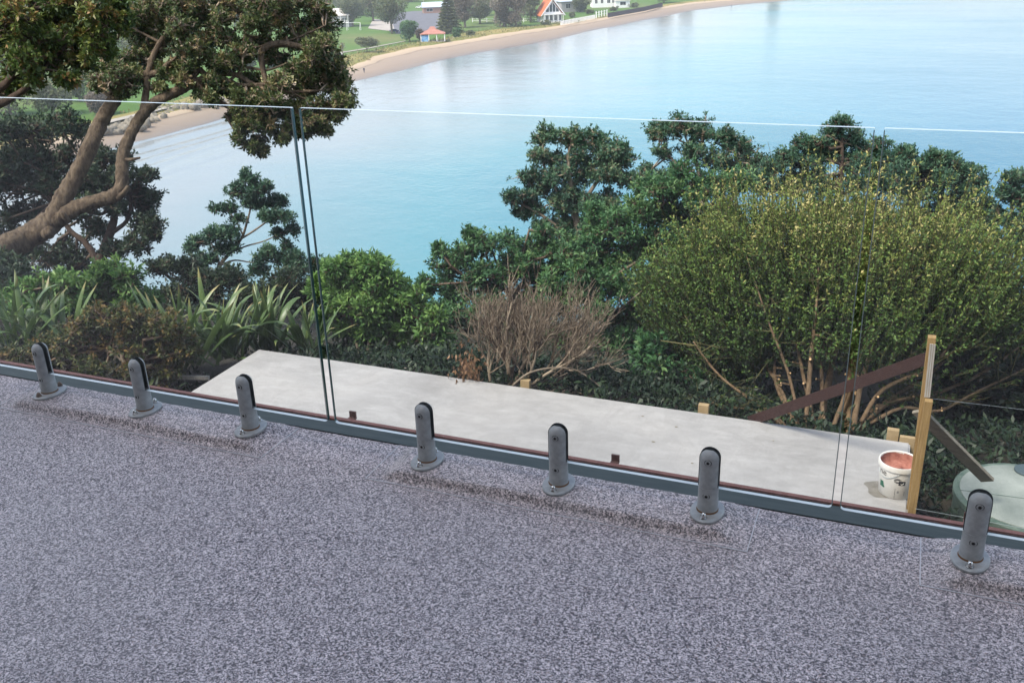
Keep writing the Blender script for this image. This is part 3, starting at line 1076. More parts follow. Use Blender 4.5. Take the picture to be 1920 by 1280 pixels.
wrap_text('lettering', 'ne', -141, 0.166, 0.062, M['ink'])
wrap_text('lettering', 'P', -27, 0.155, 0.085, M['ink'])
wrap_patch('printed_logo', -86, -66, 0.118, 0.150, M['ink'], 0.0010)
wrap_patch('printed_tick', -80, -70, 0, 0, M['inkwhite'], 0.0018, lambda u: (0.121 + abs(u - .35) * 0.02, 0.127 + abs(u - .35) * 0.024), 8)
b = MB()
for rr in (0.020, 0.0125):
    pts = []
    for k in range(19):
        q = 2 * math.pi * k / 18
        z = 0.151 + rr * 0.8 * math.sin(q)
        a = math.radians(-90) + rr * 1.1 * math.cos(q) / brad(z)
        r = brad(z) + 0.0012
        pts.append(babs(r * math.cos(a), r * math.sin(a), z))
    b.tube(pts, 0.0016, 5)
b.build('printed_swirl', M['ink'], bucket)
wrap_patch('printed_patch', -152, -131, 0.062, 0.108, M['inkgreen'], 0.0010, lambda u: (0.068, 0.112 - 0.03 * (u > 0.75)), 8)
wrap_patch('printed_block', -44, -22, 0.06, 0.12, M['inkgrey'], 0.0010)
wrap_patch('mould_seam', -94.5, -93.6, 0.008, 0.088, M['ink'], 0.0010, None, 2)
wrap_patch('printed_mark', -88, -82, 0.055, 0.072, M['inkgrey'], 0.0010, None, 4)
wrap_patch('printed_mark', -66, -64, 0.035, 0.07, M['inkgrey'], 0.0010, None, 2)
b = MB()
pts = []
for k in range(17):
    u = k / 16
    a = math.radians(-172 + 86 * u)
    z = 0.185 - 0.045 * math.sin(math.pi * u) + 0.02 * u
    r = brad(z) + 0.004
    pts.append(babs(r * math.cos(a), r * math.sin(a), z))
b.tube(pts, 0.0018, 6)
b.build('wire_handle', M['wire'], bucket, True)
b = MB()
vs, fs = [], []
n = 14
for i in range(n + 1):
    u = i / n
    a = math.radians(-38 + 64 * u)
    drop = 0.012 + 0.022 * abs(math.sin(u * 9.5)) * (1 - abs(2 * u - 1) ** 3)
    for z, r in ((BH + 0.0055, R1 - 0.001), (BH + 0.001, R1 + 0.0085), (BH - drop, R1 + 0.0088)):
        vs.append(babs(r * math.cos(a), r * math.sin(a), z))
for i in range(n):
    for j in range(2):
        k = i * 3 + j
        fs.append((k, k + 1, k + 4, k + 3))
b.add(vs, fs)
b.build('paint_drip', M['paintred'], bucket, True)

# ------------------------------------------------------------------ round tank lid at the right
ZT = -2.24
tl = on_z(1791, 903, ZT)
tc = on_z(1927, 931, ZT)
TR = float(np.hypot(*(tl - tc)[:2]))
tank = tag(empty('round_tank', (tc[0], tc[1], ZT)), 'round pale grey-green concrete tank lid at the right, behind the nearest spigot', 'tank')
b = MB()
b.lathe([(TR - 0.004, -0.75), (TR, -0.05), (TR + 0.012, -0.045), (TR + 0.012, -0.006), (TR + 0.004, 0.0), (TR - 0.03, 0.001)], 72, (tc[0], tc[1], ZT), capb=True, capt=False)
auto_smooth(b.build('tank_wall', M['tankside'], tank), 40)
b = MB()
b.lathe([(TR - 0.03, 0.0), (TR - 0.032, 0.006), (TR - 0.06, 0.008)], 72, (tc[0], tc[1], ZT), capb=False)
auto_smooth(b.build('lid_top', M['tank'], tank), 40)
h = on_z(1925, 885, ZT)
b = MB()
b.lathe([(0.085, 0.0085), (0.085, 0.02), (0.08, 0.023)], 28, (h[0], h[1], ZT))
b.build('dark_disc', M['dark_disc'], tank)  # small dark raised disc on the lid
g0, g1 = on_z(1800, 920, ZT), on_z(1990, 945, ZT)
b = MB()
b.bar((g0[0], g0[1], ZT + 0.0085), (g1[0], g1[1], ZT + 0.0085), 0.007, 0.0022)
b.build('lid_joint', M['tankside'], tank)

# ================================================================== HILLSIDE
def TL(x):
    return float(np.interp(x, [-12, -5, 0, 4], [5.0, 6.5, 10.0, 13.0]))


def hill_z(x, y):
    z = -2.36
    e = 7.25 + (0.0 if x > -5.5 else 0.0)
    if y > e: z -= 0.27 * min(y - e, TL(x)) + 0.85 * max(0, y - e - TL(x))
    z += 0.12 * math.sin(x * 0.9 + 1.0) * math.sin(y * 0.7) + 0.5 * math.sin(x * 0.13) * min(1, max(0, (y - e) / 10))
    if x < -40: z -= 0.02 * (-40 - x)
    return max(z, ZW - 3.0)


xs = np.concatenate([np.arange(-210, -24, 6.0), np.arange(-24, 22, 0.8), np.arange(22, 150, 6.0)])
ys = np.concatenate([np.arange(-14, 6, 2.0), np.arange(6, 26, 0.5), np.arange(26, 80, 3.0)])
b = MB()
vs = []
for y in ys:
    for x in xs:
        z = hill_z(x, y)
        if 0.0 < y < 6.96 and -5.6 < x < 0.31: z = min(z, -2.42)
        vs.append((x, y, z))
nx = len(xs)
fs = [(j * nx + i, j * nx + i + 1, (j + 1) * nx + i + 1, (j + 1) * nx + i) for j in range(len(ys) - 1) for i in range(nx - 1)]
b.add(vs, fs)
tag(b.build('hillside', M['soil'], None, True), kind='structure')


# ================================================================== TREES AND SHRUBS
KD = 1.4


def blob_leaves(c, R, L, W, k, per, tmu=0.42, tsd=0.13, young=0.08, flat=0.85, upb=0.35, nsub=10, skip=0.0, tipdroop=0.12, tri=False):
    """rosettes of leaves on the small clumps that make up one bough; returns leaves and twig ends"""
    parts, subs, tips_all = [], [], []
    for q in range(nsub):
        d = rng.normal(size=3)
        d[2] = abs(d[2]) * 0.9 - 0.25 if rng.random() < 0.8 else d[2]
        d /= np.linalg.norm(d)
        cs = c + d * np.array([1, 1, flat]) * R * (0.35 + 0.55 * rng.random())
        rs = R * rng.uniform(0.22, 0.46)
        n = max(4, int(k * 4.0 * (rs / (L * 0.9)) ** 2))
        dd = nrm(rng.normal(size=(n, 3)))
        dd[:, 2] += 0.25
        dd = nrm(dd)
        tp = cs + dd * rs * (0.50 + 0.65 * rng.random((n, 1))) * np.array([1, 1, flat])
        st_ = rng.random(n) < 0.09
        tp = np.where(st_[:, None], cs + (tp - cs) * rng.uniform(1.2, 1.75, (n, 1)), tp)
        keep = rng.random(n) > skip
        tp, dd = tp[keep], dd[keep]
        n = len(tp)
        if n == 0: continue
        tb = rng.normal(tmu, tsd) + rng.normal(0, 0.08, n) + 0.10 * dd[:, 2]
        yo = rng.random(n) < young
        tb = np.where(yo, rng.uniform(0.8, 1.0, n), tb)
        ax = nrm(dd + np.array([0, 0, upb]))
        m_ = n * per
        axr = np.repeat(ax, per, 0)
        ld = nrm(axr * rng.uniform(0.1, 0.9, (m_, 1)) + nrm(rng.normal(size=(m_, 3))) * 0.85)
        pp = np.repeat(tp, per, 0) + ld * L * 0.12 + axr * rng.uniform(-0.5, 0.3, (m_, 1)) * L
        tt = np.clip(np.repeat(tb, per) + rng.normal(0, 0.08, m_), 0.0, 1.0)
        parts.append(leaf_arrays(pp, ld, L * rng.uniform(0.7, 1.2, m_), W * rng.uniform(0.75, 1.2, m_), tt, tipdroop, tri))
        subs.append(cs)
        tips_all.append((cs, tp[rng.random(n) < min(1.0, 7.0 / n)]))
    return parts, subs, tips_all


def tree(name, label, cat, depth, blobs, limbs=(), leaf='leaf_dark', bark='bark', L=0.075, W=0.032, k=1.1, per=9, tmu=0.42, tsd=0.13, young=0.06,
         group=None, twig='twig', back=True, spread=1.0, skip=0.0, nsub=14, flat=0.85, trunk_wob=0.02, twig_r=1.0, foot=None):
    base = None
    nodes = []
    limb_paths = []
    for nm, pts in limbs:
        P = [deep(p[0], p[1], depth + (p[3] if len(p) > 3 else 0.0)) for p in pts]
        r = [p[2] * (0.43 if name == 'pohutukawa_tree' else 0.5) * depth / F for p in pts]
        sp, sr = smooth_path(P, r, 9, trunk_wob)
        limb_paths.append((nm, sp, sr))
        nodes += [(q, rr) for q, rr in zip(sp, sr)]
    cs = []
    back_ids = set()
    for bl in blobs:
        R = bl[2] * depth / F
        dd = bl[3] if len(bl) > 3 else rng.uniform(-1.0, 1.0) * R * spread
        cs.append((deep(bl[0], bl[1], depth + dd), R))
        if back:
            back_ids.add(len(cs))
            cs.append((deep(bl[0] + rng.uniform(-.4, .4) * bl[2], bl[1] + rng.uniform(0.0, .45) * bl[2], depth + dd + R * rng.uniform(1.0, 1.7)), R * 0.9))
    if foot is not None:
        base = np.array(foot, float)
    elif limb_paths:
        base = limb_paths[0][1][0]
    else:
        mc = np.mean([c for c, _ in cs], 0)
        base = np.array([mc[0], mc[1], hill_z(mc[0], mc[1])])
    root = tag(empty(name, tuple(base)), label, cat, group)
    for nm, sp, sr in limb_paths:
        b = MB()
        b.tube(sp, sr, 14 if sr[0] > .05 else 8, True, 0, 0.07 if sr[0] > .05 else 0.03)
        b.build(nm, M[bark], root, True)
    if not nodes:
        # a hidden stem that branches up into the boughs
        b = MB()
        top = np.mean([c for c, _ in cs], 0)
        sp, sr = smooth_path([base - np.array([0, 0, .2]), (base + top) / 2 + rng.normal(size=3) * .08, top], [0.05 * depth / 9, 0.04 * depth / 9, 0.02 * depth / 9], 5, 0.05)
        b.tube(sp, sr, 7)
        b.build('stem', M[bark], root, True)
        nodes = [(q, rr) for q, rr in zip(sp, sr)]
    NP = np.array([q for q, _ in nodes])
    NR = np.array([r for _, r in nodes])
    leaves, A, B, RA, RB = [], [], [], [], []
    k = k * KD

    def twig_seg(p, q, r0, r1, bend=0.12):
        ln = np.linalg.norm(q - p)
        m1 = p + (q - p) * 0.35 + rng.normal(size=3) * ln * bend
        m2 = p + (q - p) * 0.7 + rng.normal(size=3) * ln * bend
        rs = [r0, r0 + (r1 - r0) * .35, r0 + (r1 - r0) * .7, r1]
        ch = [p, m1, m2, q]
        for i in range(3):
            A.append(ch[i]); B.append(ch[i + 1]); RA.append(rs[i]); RB.append(rs[i + 1])

    for ci, (c, R) in enumerate(cs):
        lp, subs, tips = blob_leaves(c, R, L, W, k * (0.3 if ci in back_ids else 1.0), per, tmu, tsd, young, flat, 0.35, nsub, skip, 0.12, depth > 12.0)
        leaves += lp
        i = int(np.argmin(np.linalg.norm(NP - c, axis=1)))
        sc_ = twig_r * depth / 14.0
        twig_seg(NP[i], c, min(NR[i] * 0.7, 0.035 * sc_), 0.016 * sc_)
        for s_ in subs: twig_seg(c, s_, 0.014 * sc_, 0.007 * sc_)
        for s_, tp in tips:
            for q in tp: twig_seg(s_, q, 0.006 * sc_, 0.0025 * sc_)
    v, q, tt = merge_leaves(leaves)
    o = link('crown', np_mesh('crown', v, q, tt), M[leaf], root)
    v, q, tt = seg_arrays(A, B, RA, RB, None, 4)
    link('twigs', np_mesh('twigs', v, q, tt), M[twig], root)
    return root


# --- the big leaning tree on the left
big_limbs = [
    ('trunk', [(-150, 640, 70, -1.2), (-70, 545, 64, -.8), (-10, 478, 58, -.4), (50, 446, 54, 0), (98, 415, 50, 0)]),
    ('limb', [(92, 422, 44), (118, 372, 38), (140, 335, 36), (165, 283, 34), (192, 225, 31), (214, 188, 28), (238, 160, 24), (262, 142, 20), (292, 138, 15), (318, 118, 10)]),
    ('limb', [(88, 424, 46), (125, 400, 36), (165, 382, 30), (205, 370, 30), (226, 356, 30), (229, 325, 27), (232, 285, 25), (246, 250, 24), (264, 220, 24), (288, 194, 22), (322, 176, 22), (356, 160, 19), (392, 146, 16), (420, 150, 13), (450, 160, 10), (500, 158, 8)]),
    ('limb', [(268, 214, 17), (274, 170, 14), (282, 120, 13), (300, 80, 11), (330, 40, 9), (352, -10, 8)]),
    ('limb', [(372, 152, 15), (385, 178, 13), (420, 196, 11), (455, 212, 9), (500, 215, 7), (560, 200, 5)]),
    ('limb', [(352, 162, 14), (372, 132, 13), (388, 140, 12), (440, 140, 12), (488, 164, 9), (545, 172, 8), (600, 170, 5)]),
    ('limb', [(340, 80, 16, .6), (352, 60, 15, .6), (372, 30, 12, .6), (380, -15, 10, .6)]),
    ('limb', [(345, 168, 11), (345, 110, 12), (340, 80, 16, .6)]),
    ('limb', [(500, 160, 10), (490, 100, 15), (520, 82, 15), (565, 88, 12), (600, 100, 8)]),
    ('limb', [(450, 140, 9), (462, 60, 9), (485, 20, 8), (500, -20, 6)]),
    ('limb', [(470, 90, 6), (520, 82, 5), (560, 70, 4), (610, 48, 3)]),
    ('limb', [(300, 80, 7), (262, 60, 5), (225, 42, 4), (200, 62, 2)]),
    ('limb', [(330, 40, 7), (290, 22, 5), (262, -8, 4)]),
    ('limb', [(392, 146, 7), (420, 110, 6), (432, 70, 5), (452, 40, 3)]),
    ('limb', [(430, 152, 7), (462, 128, 6), (500, 132, 5), (540, 118, 3)]),
    ('limb', [(455, 212, 7), (500, 232, 5), (540, 236, 4), (590, 250, 2)]),
    ('limb', [(545, 172, 6), (580, 190, 5), (625, 205, 3)]),
    ('limb', [(318, 118, 6), (350, 92, 5), (382, 70, 4), (398, 38, 3)]),
    ('limb', [(422, 212, 6), (436, 238, 5), (460, 262, 4), (482, 286, 2)]),
]
big_blobs = [(592, 55, 44), (622, 128, 40), (635, 172, 32), (562, 140, 34), (604, 92, 38), (525, 35, 46), (455, 25, 44), (486, 84, 34), (428, 78, 34), (384, 34, 40),
             (312, 92, 34), (212, 150, 44), (262, 108, 34), (505, 190, 36), (474, 236, 24), (486, 266, 16), (545, 205, 36), (600, 218, 28), (580, 176, 36), (448, 198, 16),
             (352, 8, 34), (432, 122, 28), (548, 10, 44), (290, 20, 34), (645, 190, 22), (598, 240, 18), (330, 128, 22), (400, 118, 26), (560, 72, 38), (556, 238, 20),
             (245, 62, 30), (470, 150, 22), (596, 20, 34), (420, 0, 34), (530, 262, 14), (618, 150, 30),
             (300, 60, 34), (350, 95, 30), (395, 75, 28), (260, 20, 34), (520, 110, 34), (455, 105, 28), (380, 175, 20), (580, 120, 36), (500, 0, 40), (320, 20, 30), (630, 215, 20), (525, 160, 28), (478, 50, 34),
             (520, 215, 32), (560, 212, 32), (500, 240, 24), (468, 212, 24), (545, 245, 24), (585, 230, 24), (615, 200, 28), (455, 235, 16), (240, 140, 24), (438, 222, 16), (452, 256, 15), (470, 275, 13), (490, 284, 10), (605, 245, 16), (575, 250, 18),
             (270, 60, 32), (300, 40, 34), (340, 50, 32), (370, 90, 28), (410, 40, 32), (280, 92, 28), (310, 140, 20), (360, 128, 20), (250, 148, 24), (228, 178, 18), (402, 150, 18), (428, 166, 16), (480, 180, 22), (452, 180, 18), (240, 30, 30), (350, 20, 30), (400, 186, 16), (338, 152, 18), (300, 166, 15), (420, 120, 22), (215, 120, 30), (190, 160, 20)]
ptree = tree('pohutukawa_tree', 'large leaning tree on the left with thick pale brown limbs crossing the glass top', 'tree', 14.0, big_blobs, big_limbs,
     'leaf_pohu', 'bark', 0.072, 0.032, 0.50, 9, 0.42, 0.16, 0.06, None, 'twig_pale', True, 1.4, 0.06, twig_r=1.5, foot=deep(-150, 640, 12.8))

kc = deep(90, 437, 13.78)
kd = nrm(EYE - kc + np.array([0.5, 0, 0]))
b = MB()
b.tube([kc - kd * .05, kc + kd * .03, kc + kd * .045], [.10, .085, .06], 12, False, 0, .1)
b.tube([kc + kd * .045, kc + kd * .005], [.058, .04], 10, True)
b.build('knot', M['bark'], ptree, True)
for (x0, y0, x1, y1, w0) in ((128, 415, 116, 398, 12), (222, 372, 240, 350, 12), (236, 300, 262, 296, 7)):
    a_, c_ = deep(x0, y0, 13.95), deep(x1, y1, 13.8)
    b = MB()
    b.tube([a_, (a_ + c_) / 2 + rng.normal(size=3) * .01, c_], [w0 * .5 * 14 / F, w0 * .42 * 14 / F, w0 * .3 * 14 / F], 8, True, 0, .08)
    b.build('stub', M['bark'], ptree, True)
# --- the boughs hanging in from the left edge
tree('sunlit_tree', 'yellow-green leafy boughs with dark branches reaching in at the upper left edge', 'tree', 9.5,
     [(30, 40, 52), (95, 40, 46), (150, 62, 44), (40, 108, 46), (100, 110, 40), (160, 110, 34), (20, 160, 30), (200, 45, 40), (140, 8, 46), (215, 8, 38), (70, 0, 46), (10, 0, 40),
      (-40, 90, 50), (60, 150, 24), (128, 150, 22), (-40, 20, 60), (190, 92, 30), (0, 75, 40),
      (120, 75, 36), (60, 75, 40), (180, 20, 36), (110, 10, 40), (175, 75, 28), (40, 130, 34), (235, 40, 28)],
     [('trunk', [(-190, 480, 60), (-130, 300, 44), (-60, 205, 24), (0, 166, 15), (30, 138, 12), (62, 122, 8), (110, 92, 6)]),
      ('limb', [(-70, 210, 20), (-10, 200, 15), (40, 172, 11), (75, 142, 9), (92, 118, 7), (140, 70, 5)]),
      ('limb', [(-130, 300, 24), (-110, 120, 16), (-40, 40, 11), (40, 20, 8), (130, 10, 6)])],
     'leaf_lit', 'bark_dark', 0.060, 0.029, 0.43, 9, 0.46, 0.15, 0.09, None, 'twig', True, 1.2, 0.08)

# --- dark trees behind the big trunk
tree('dark_tree', 'dense dark tree behind the forked trunk, its edge against the pale water', 'tree', 20.0,
     [(60, 245, 46), (115, 235, 40), (30, 320, 52), (118, 300, 48), (190, 300, 34), (232, 300, 30), (200, 350, 44), (252, 362, 32), (272, 415, 26), (260, 385, 32), (150, 395, 40), (60, 405, 56), (180, 430, 26),
      (250, 455, 30), (282, 440, 18), (90, 478, 60), (10, 255, 48), (20, 470, 60), (-40, 330, 60), (-40, 440, 70), (160, 250, 28), (140, 350, 40), (150, 500, 40), (215, 470, 26), (275, 332, 22), (283, 372, 22), (286, 425, 22), (238, 335, 32), (170, 340, 34), (215, 390, 26), (90, 350, 44), (40, 290, 44), (0, 345, 44), (75, 300, 34)],
     [('trunk', [(150, 640, 34), (165, 560, 28), (185, 495, 20), (205, 440, 16), (215, 400, 12), (200, 350, 8)]),
      ('limb', [(185, 495, 14), (160, 455, 11), (130, 430, 9), (100, 380, 7)]),
      ('limb', [(190, 480, 12), (220, 470, 9), (250, 440, 7), (262, 400, 5)]),
      ('limb', [(205, 440, 9), (240, 410, 7), (245, 360, 5)])],
     'leaf_dark', 'bark_dark', 0.11, 0.05, 0.62, 8, 0.42, 0.15, 0.03, None, 'twig', True, 1.3, 0.04)

# --- the small tree in the middle of the left pane
tree('small_tree', 'small open tree standing alone against the pale water left of the first gap', 'tree', 18.0,
     [(465, 338, 22), (442, 362, 22), (490, 358, 24), (515, 384, 24), (536, 410, 22), (550, 434, 16), (470, 384, 24), (430, 394, 16), (406, 394, 13), (502, 408, 20), (522, 440, 14), (448, 412, 14),
      (376, 456, 22), (402, 444, 26), (430, 442, 22), (416, 470, 22), (354, 466, 13), (440, 468, 14), (505, 484, 30), (545, 490, 28), (540, 462, 14), (480, 510, 20), (575, 505, 28), (610, 512, 24), (385, 490, 22), (360, 500, 24)],
     [('trunk', [(396, 560, 12.4), (402, 525, 9.3), (412, 498, 7.4), (430, 475, 6.2), (452, 448, 5.0), (462, 420, 4.3), (470, 385, 3.1), (466, 350, 1.9)]),
      ('limb', [(452, 448, 3.7), (480, 430, 3.7), (505, 412, 3.1), (522, 400, 1.9)]),
      ('limb', [(430, 475, 3.7), (460, 462, 3.1), (495, 452, 2.5), (530, 436, 1.9)]),
      ('limb', [(412, 498, 4.3), (440, 488, 3.1), (480, 492, 2.5), (520, 480, 1.9)]),
      ('limb', [(412, 498, 4.3), (404, 470, 3.1), (390, 448, 2.5)]),
      ('limb', [(455, 440, 3.1), (440, 410, 2.5), (422, 392, 1.9)])],
     'leaf_blue', 'bark_grey', 0.078, 0.036, 1.5, 8, 0.34, 0.14, 0.04, None, 'twig', False, 0.9, 0.05)

# --- low dark bushes along the drop between the trees
for args in (('low dark bush under the small open tree', [(350, 510, 40), (400, 540, 46), (440, 530, 40), (330, 555, 40), (370, 580, 50), (300, 500, 26)], 14.5, 'leaf_dark'),
             ('low dark bush beside the first gap, below the pale water', [(500, 560, 50), (560, 560, 50), (540, 530, 40), (590, 545, 36), (470, 560, 40), (620, 580, 36)], 14.0, 'leaf_dark'),
             ('dark thicket under the big tree at the left edge', [(0, 520, 60), (50, 540, 50), (-50, 560, 70), (110, 560, 50), (20, 600, 60)], 12.5, 'leaf_dark')):
    tree('low_bush', args[0], 'bush', args[2], args[1], (), args[3], 'bark_dark', 0.075, 0.032, 0.8, 8, 0.42, 0.14, 0.05, 'low dark bushes on the slope')

# --- bright green and bronze shrubs, green shrub
tree('bright_green_shrub', 'bright green leafy shrub under the dark trees at the left', 'shrub', 11.0,
     [(70, 540, 38), (120, 535, 38), (165, 535, 34), (205, 510, 34), (238, 525, 32), (60, 585, 40), (115, 585, 40), (180, 575, 40), (235, 570, 34), (20, 570, 36), (270, 560, 24)], (),
     'leaf_fresh', 'bark_grey', 0.085, 0.028, 0.75, 8, 0.55, 0.15, 0.02, None, 'twig', True, 0.8)
tree('bronze_shrub', 'bronze and olive leaved low shrub behind the two leftmost spigots', 'shrub', 8.9,
     [(150, 615, 34), (200, 600, 36), (250, 595, 36), (300, 610, 36), (335, 625, 30), (130, 655, 38), (190, 650, 40), (250, 650, 42), (310, 655, 38), (350, 655, 26), (75, 655, 30), (30, 668, 28), (90, 690, 30), (170, 695, 34),
      (240, 698, 36), (310, 698, 30), (-20, 670, 30)], (),
     'leaf_rust', 'bark_grey', 0.048, 0.020, 0.45, 8, 0.32, 0.16, 0.13, None, 'twig', True, 0.8)
tree('green_shrub', 'rounded mid green shrub between the first gap and the dead brown shrub', 'shrub', 10.2,
     [(640, 520, 28), (672, 512, 30), (712, 535, 34), (745, 568, 36), (690, 575, 40), (640, 570, 32), (780, 590, 34), (805, 620, 30), (740, 620, 36), (690, 625, 30), (815, 655, 22), (770, 650, 28), (622, 545, 22), (650, 620, 24), (615, 600, 22), (625, 502, 24), (660, 494, 24), (700, 500, 26), (735, 532, 28), (770, 562, 28), (812, 600, 26), (832, 640, 20), (600, 540, 20), (660, 545, 30), (715, 590, 34)],
     [('stem', [(688, 700, 9), (690, 660, 8), (694, 620, 6), (700, 560, 4)]), ('stem', [(688, 690, 7), (672, 655, 6), (662, 610, 5), (650, 560, 3)]), ('stem', [(692, 690, 7), (722, 655, 6), (745, 610, 4), (760, 580, 3)])],
     'leaf_fresh', 'bark_grey', 0.078, 0.026, 0.68, 8, 0.6, 0.13, 0.02, None, 'twig', True, 0.9)

# --- the dark green trees on the right
tree('spreading_tree', 'bluish green open topped tree nearest the dead shrub, bare twigs on its left', 'tree', 16.0,
     [(1022, 258, 26), (1070, 262, 32), (1112, 268, 34), (1150, 285, 32), (1175, 300, 20), (1012, 292, 20), (990, 332, 22), (955, 372, 20), (985, 370, 22), (1042, 330, 34), (1090, 330, 36), (1135, 332, 34), (975, 402, 16), (1005, 395, 22),
      (1045, 385, 36), (1095, 385, 40), (1140, 385, 36), (1012, 425, 20), (1060, 430, 40), (1110, 430, 40), (1178, 340, 26), (1040, 298, 24), (1085, 298, 28), (1128, 305, 24), (1015, 350, 24), (1065, 365, 30)],
     [('trunk', [(1110, 620, 26), (1105, 540, 22), (1095, 470, 18), (1080, 410, 14), (1070, 350, 10), (1065, 290, 6)]),
      ('limb', [(1095, 470, 10), (1050, 430, 8), (1010, 400, 6), (970, 380, 4)]),
      ('limb', [(1080, 410, 9), (1040, 350, 7), (1020, 310, 5), (1018, 270, 3)]),
      ('limb', [(1080, 400, 9), (1120, 340, 7), (1150, 300, 4)])],
     'leaf_blue', 'bark_grey', 0.072, 0.032, 0.8, 8, 0.48, 0.17, 0.05, None, 'twig_pale', True, 1.0, 0.04)
tree('umbrella_tree', 'flat topped dark tree touching the glass top line right of centre', 'tree', 18.0,
     [(1240, 250, 28), (1275, 240, 30), (1318, 250, 32), (1358, 262, 30), (1392, 280, 28), (1418, 300, 22), (1300, 285, 30), (1350, 300, 34), (1395, 320, 30), (1240, 285, 18), (1215, 330, 26), (1260, 330, 30), (1420, 340, 30)],
     [('trunk', [(1330, 560, 22), (1325, 460, 18), (1318, 380, 14), (1310, 320, 9), (1290, 270, 5)]), ('limb', [(1320, 380, 9), (1355, 330, 7), (1390, 295, 4)]), ('limb', [(1316, 350, 7), (1270, 310, 5), (1240, 270, 3)])],
     'leaf_blue', 'bark_grey', 0.075, 0.033, 0.8, 8, 0.46, 0.16, 0.05, None, 'twig_pale', True, 1.0, 0.05)
tree('dense_tree', 'dense mid green tree in the middle, behind the dead brown shrub and the golden bush', 'tree', 12.5,
     [(1285, 325, 30), (1240, 355, 40), (1300, 365, 44), (1200, 395, 40), (1255, 410, 50), (1310, 420, 46), (1160, 430, 40), (1120, 470, 40), (1190, 470, 50), (1255, 470, 50), (1100, 520, 44), (1160, 540, 50), (1220, 540, 50),
      (1180, 600, 50), (1250, 600, 50), (1120, 580, 40), (1350, 400, 40), (1210, 660, 46), (1150, 650, 40), (1280, 660, 46), (1140, 410, 34), (1100, 450, 36), (1060, 480, 34), (1210, 350, 26), (1340, 350, 36), (1385, 345, 34), (1330, 470, 50), (1300, 530, 50), (1080, 560, 40), (1080, 480, 36), (1120, 520, 40), (1040, 545, 36), (1150, 500, 40), (1120, 400, 30)], (),
     'leaf_mid', 'bark_dark', 0.075, 0.03, 0.75, 8, 0.46, 0.17, 0.03)
tree('rounded_tree', 'low rounded dark tree at the water edge right of the green shrub', 'tree', 12.8,
     [(835, 500, 32), (872, 475, 30), (920, 462, 34), (965, 455, 32), (1005, 470, 30), (800, 535, 24), (850, 545, 42), (905, 520, 44), (960, 510, 44), (1015, 520, 40), (870, 595, 40), (820, 585, 30), (930, 570, 44), (1050, 500, 30), (990, 570, 40),
      (890, 640, 40), (960, 640, 40), (1040, 580, 40), (1060, 640, 40), (840, 640, 26), (825, 470, 14), (1020, 440, 24), (1060, 460, 30), (985, 500, 36), (1095, 520, 34), (880, 440, 16)], (),
     'leaf_mid', 'bark_dark', 0.075, 0.03, 0.72, 8, 0.44, 0.16, 0.03)
tree('tall_pointed_tree', 'tallest dark tree behind the golden bush, its top above the glass near the second gap', 'tree', 16.5,
     [(1578, 232, 22), (1562, 252, 26), (1592, 262, 30), (1632, 278, 34), (1560, 290, 34), (1515, 305, 34), (1475, 300, 28), (1445, 320, 24), (1600, 310, 40), (1650, 310, 34), (1685, 300, 24), (1540, 345, 40), (1480, 345, 36), (1620, 350, 44), (1680, 350, 36), (1500, 270, 20), (1530, 272, 24), (1430, 350, 30), (1560, 400, 44), (1640, 400, 44)],
     [('trunk', [(1580, 560, 24), (1578, 460, 20), (1575, 380, 15), (1578, 300, 8), (1578, 240, 4)])],
     'leaf_blue', 'bark_dark', 0.072, 0.032, 0.85, 8, 0.44, 0.16, 0.03)
tree('broad_tree', 'broad dark tree to the right of the second gap, against the blue water', 'tree', 15.5,
     [(1722, 312, 26), (1752, 300, 24), (1785, 305, 28), (1815, 325, 26), (1760, 340, 36), (1810, 365, 34), (1720, 360, 36), (1842, 385, 20), (1770, 395, 40), (1820, 410, 32), (1720, 410, 40), (1790, 440, 44), (1850, 440, 30), (1700, 290, 22), (1690, 330, 28), (1735, 330, 30), (1830, 345, 24), (1850, 410, 26), (1795, 330, 30)],
     [('trunk', [(1770, 600, 22), (1770, 500, 18), (1768, 420, 13), (1765, 340, 6)])],
     'leaf_blue', 'bark_dark', 0.072, 0.032, 0.85, 8, 0.44, 0.16, 0.03)
tree('edge_tree', 'thin dark tree at the right edge of the picture against the water', 'tree', 15.0,
     [(1892, 338, 20), (1915, 335, 22), (1878, 362, 18), (1905, 375, 26), (1880, 410, 28), (1915, 420, 28), (1870, 455, 30), (1905, 465, 34), (1945, 380, 40), (1950, 440, 40)],
     [('trunk', [(1890, 600, 14), (1892, 500, 12), (1896, 430, 8), (1900, 350, 4)])],
     'leaf_blue', 'bark_grey', 0.072, 0.032, 0.7, 8, 0.36, 0.13, 0.03, None, 'twig', True, 1.0, 0.06)
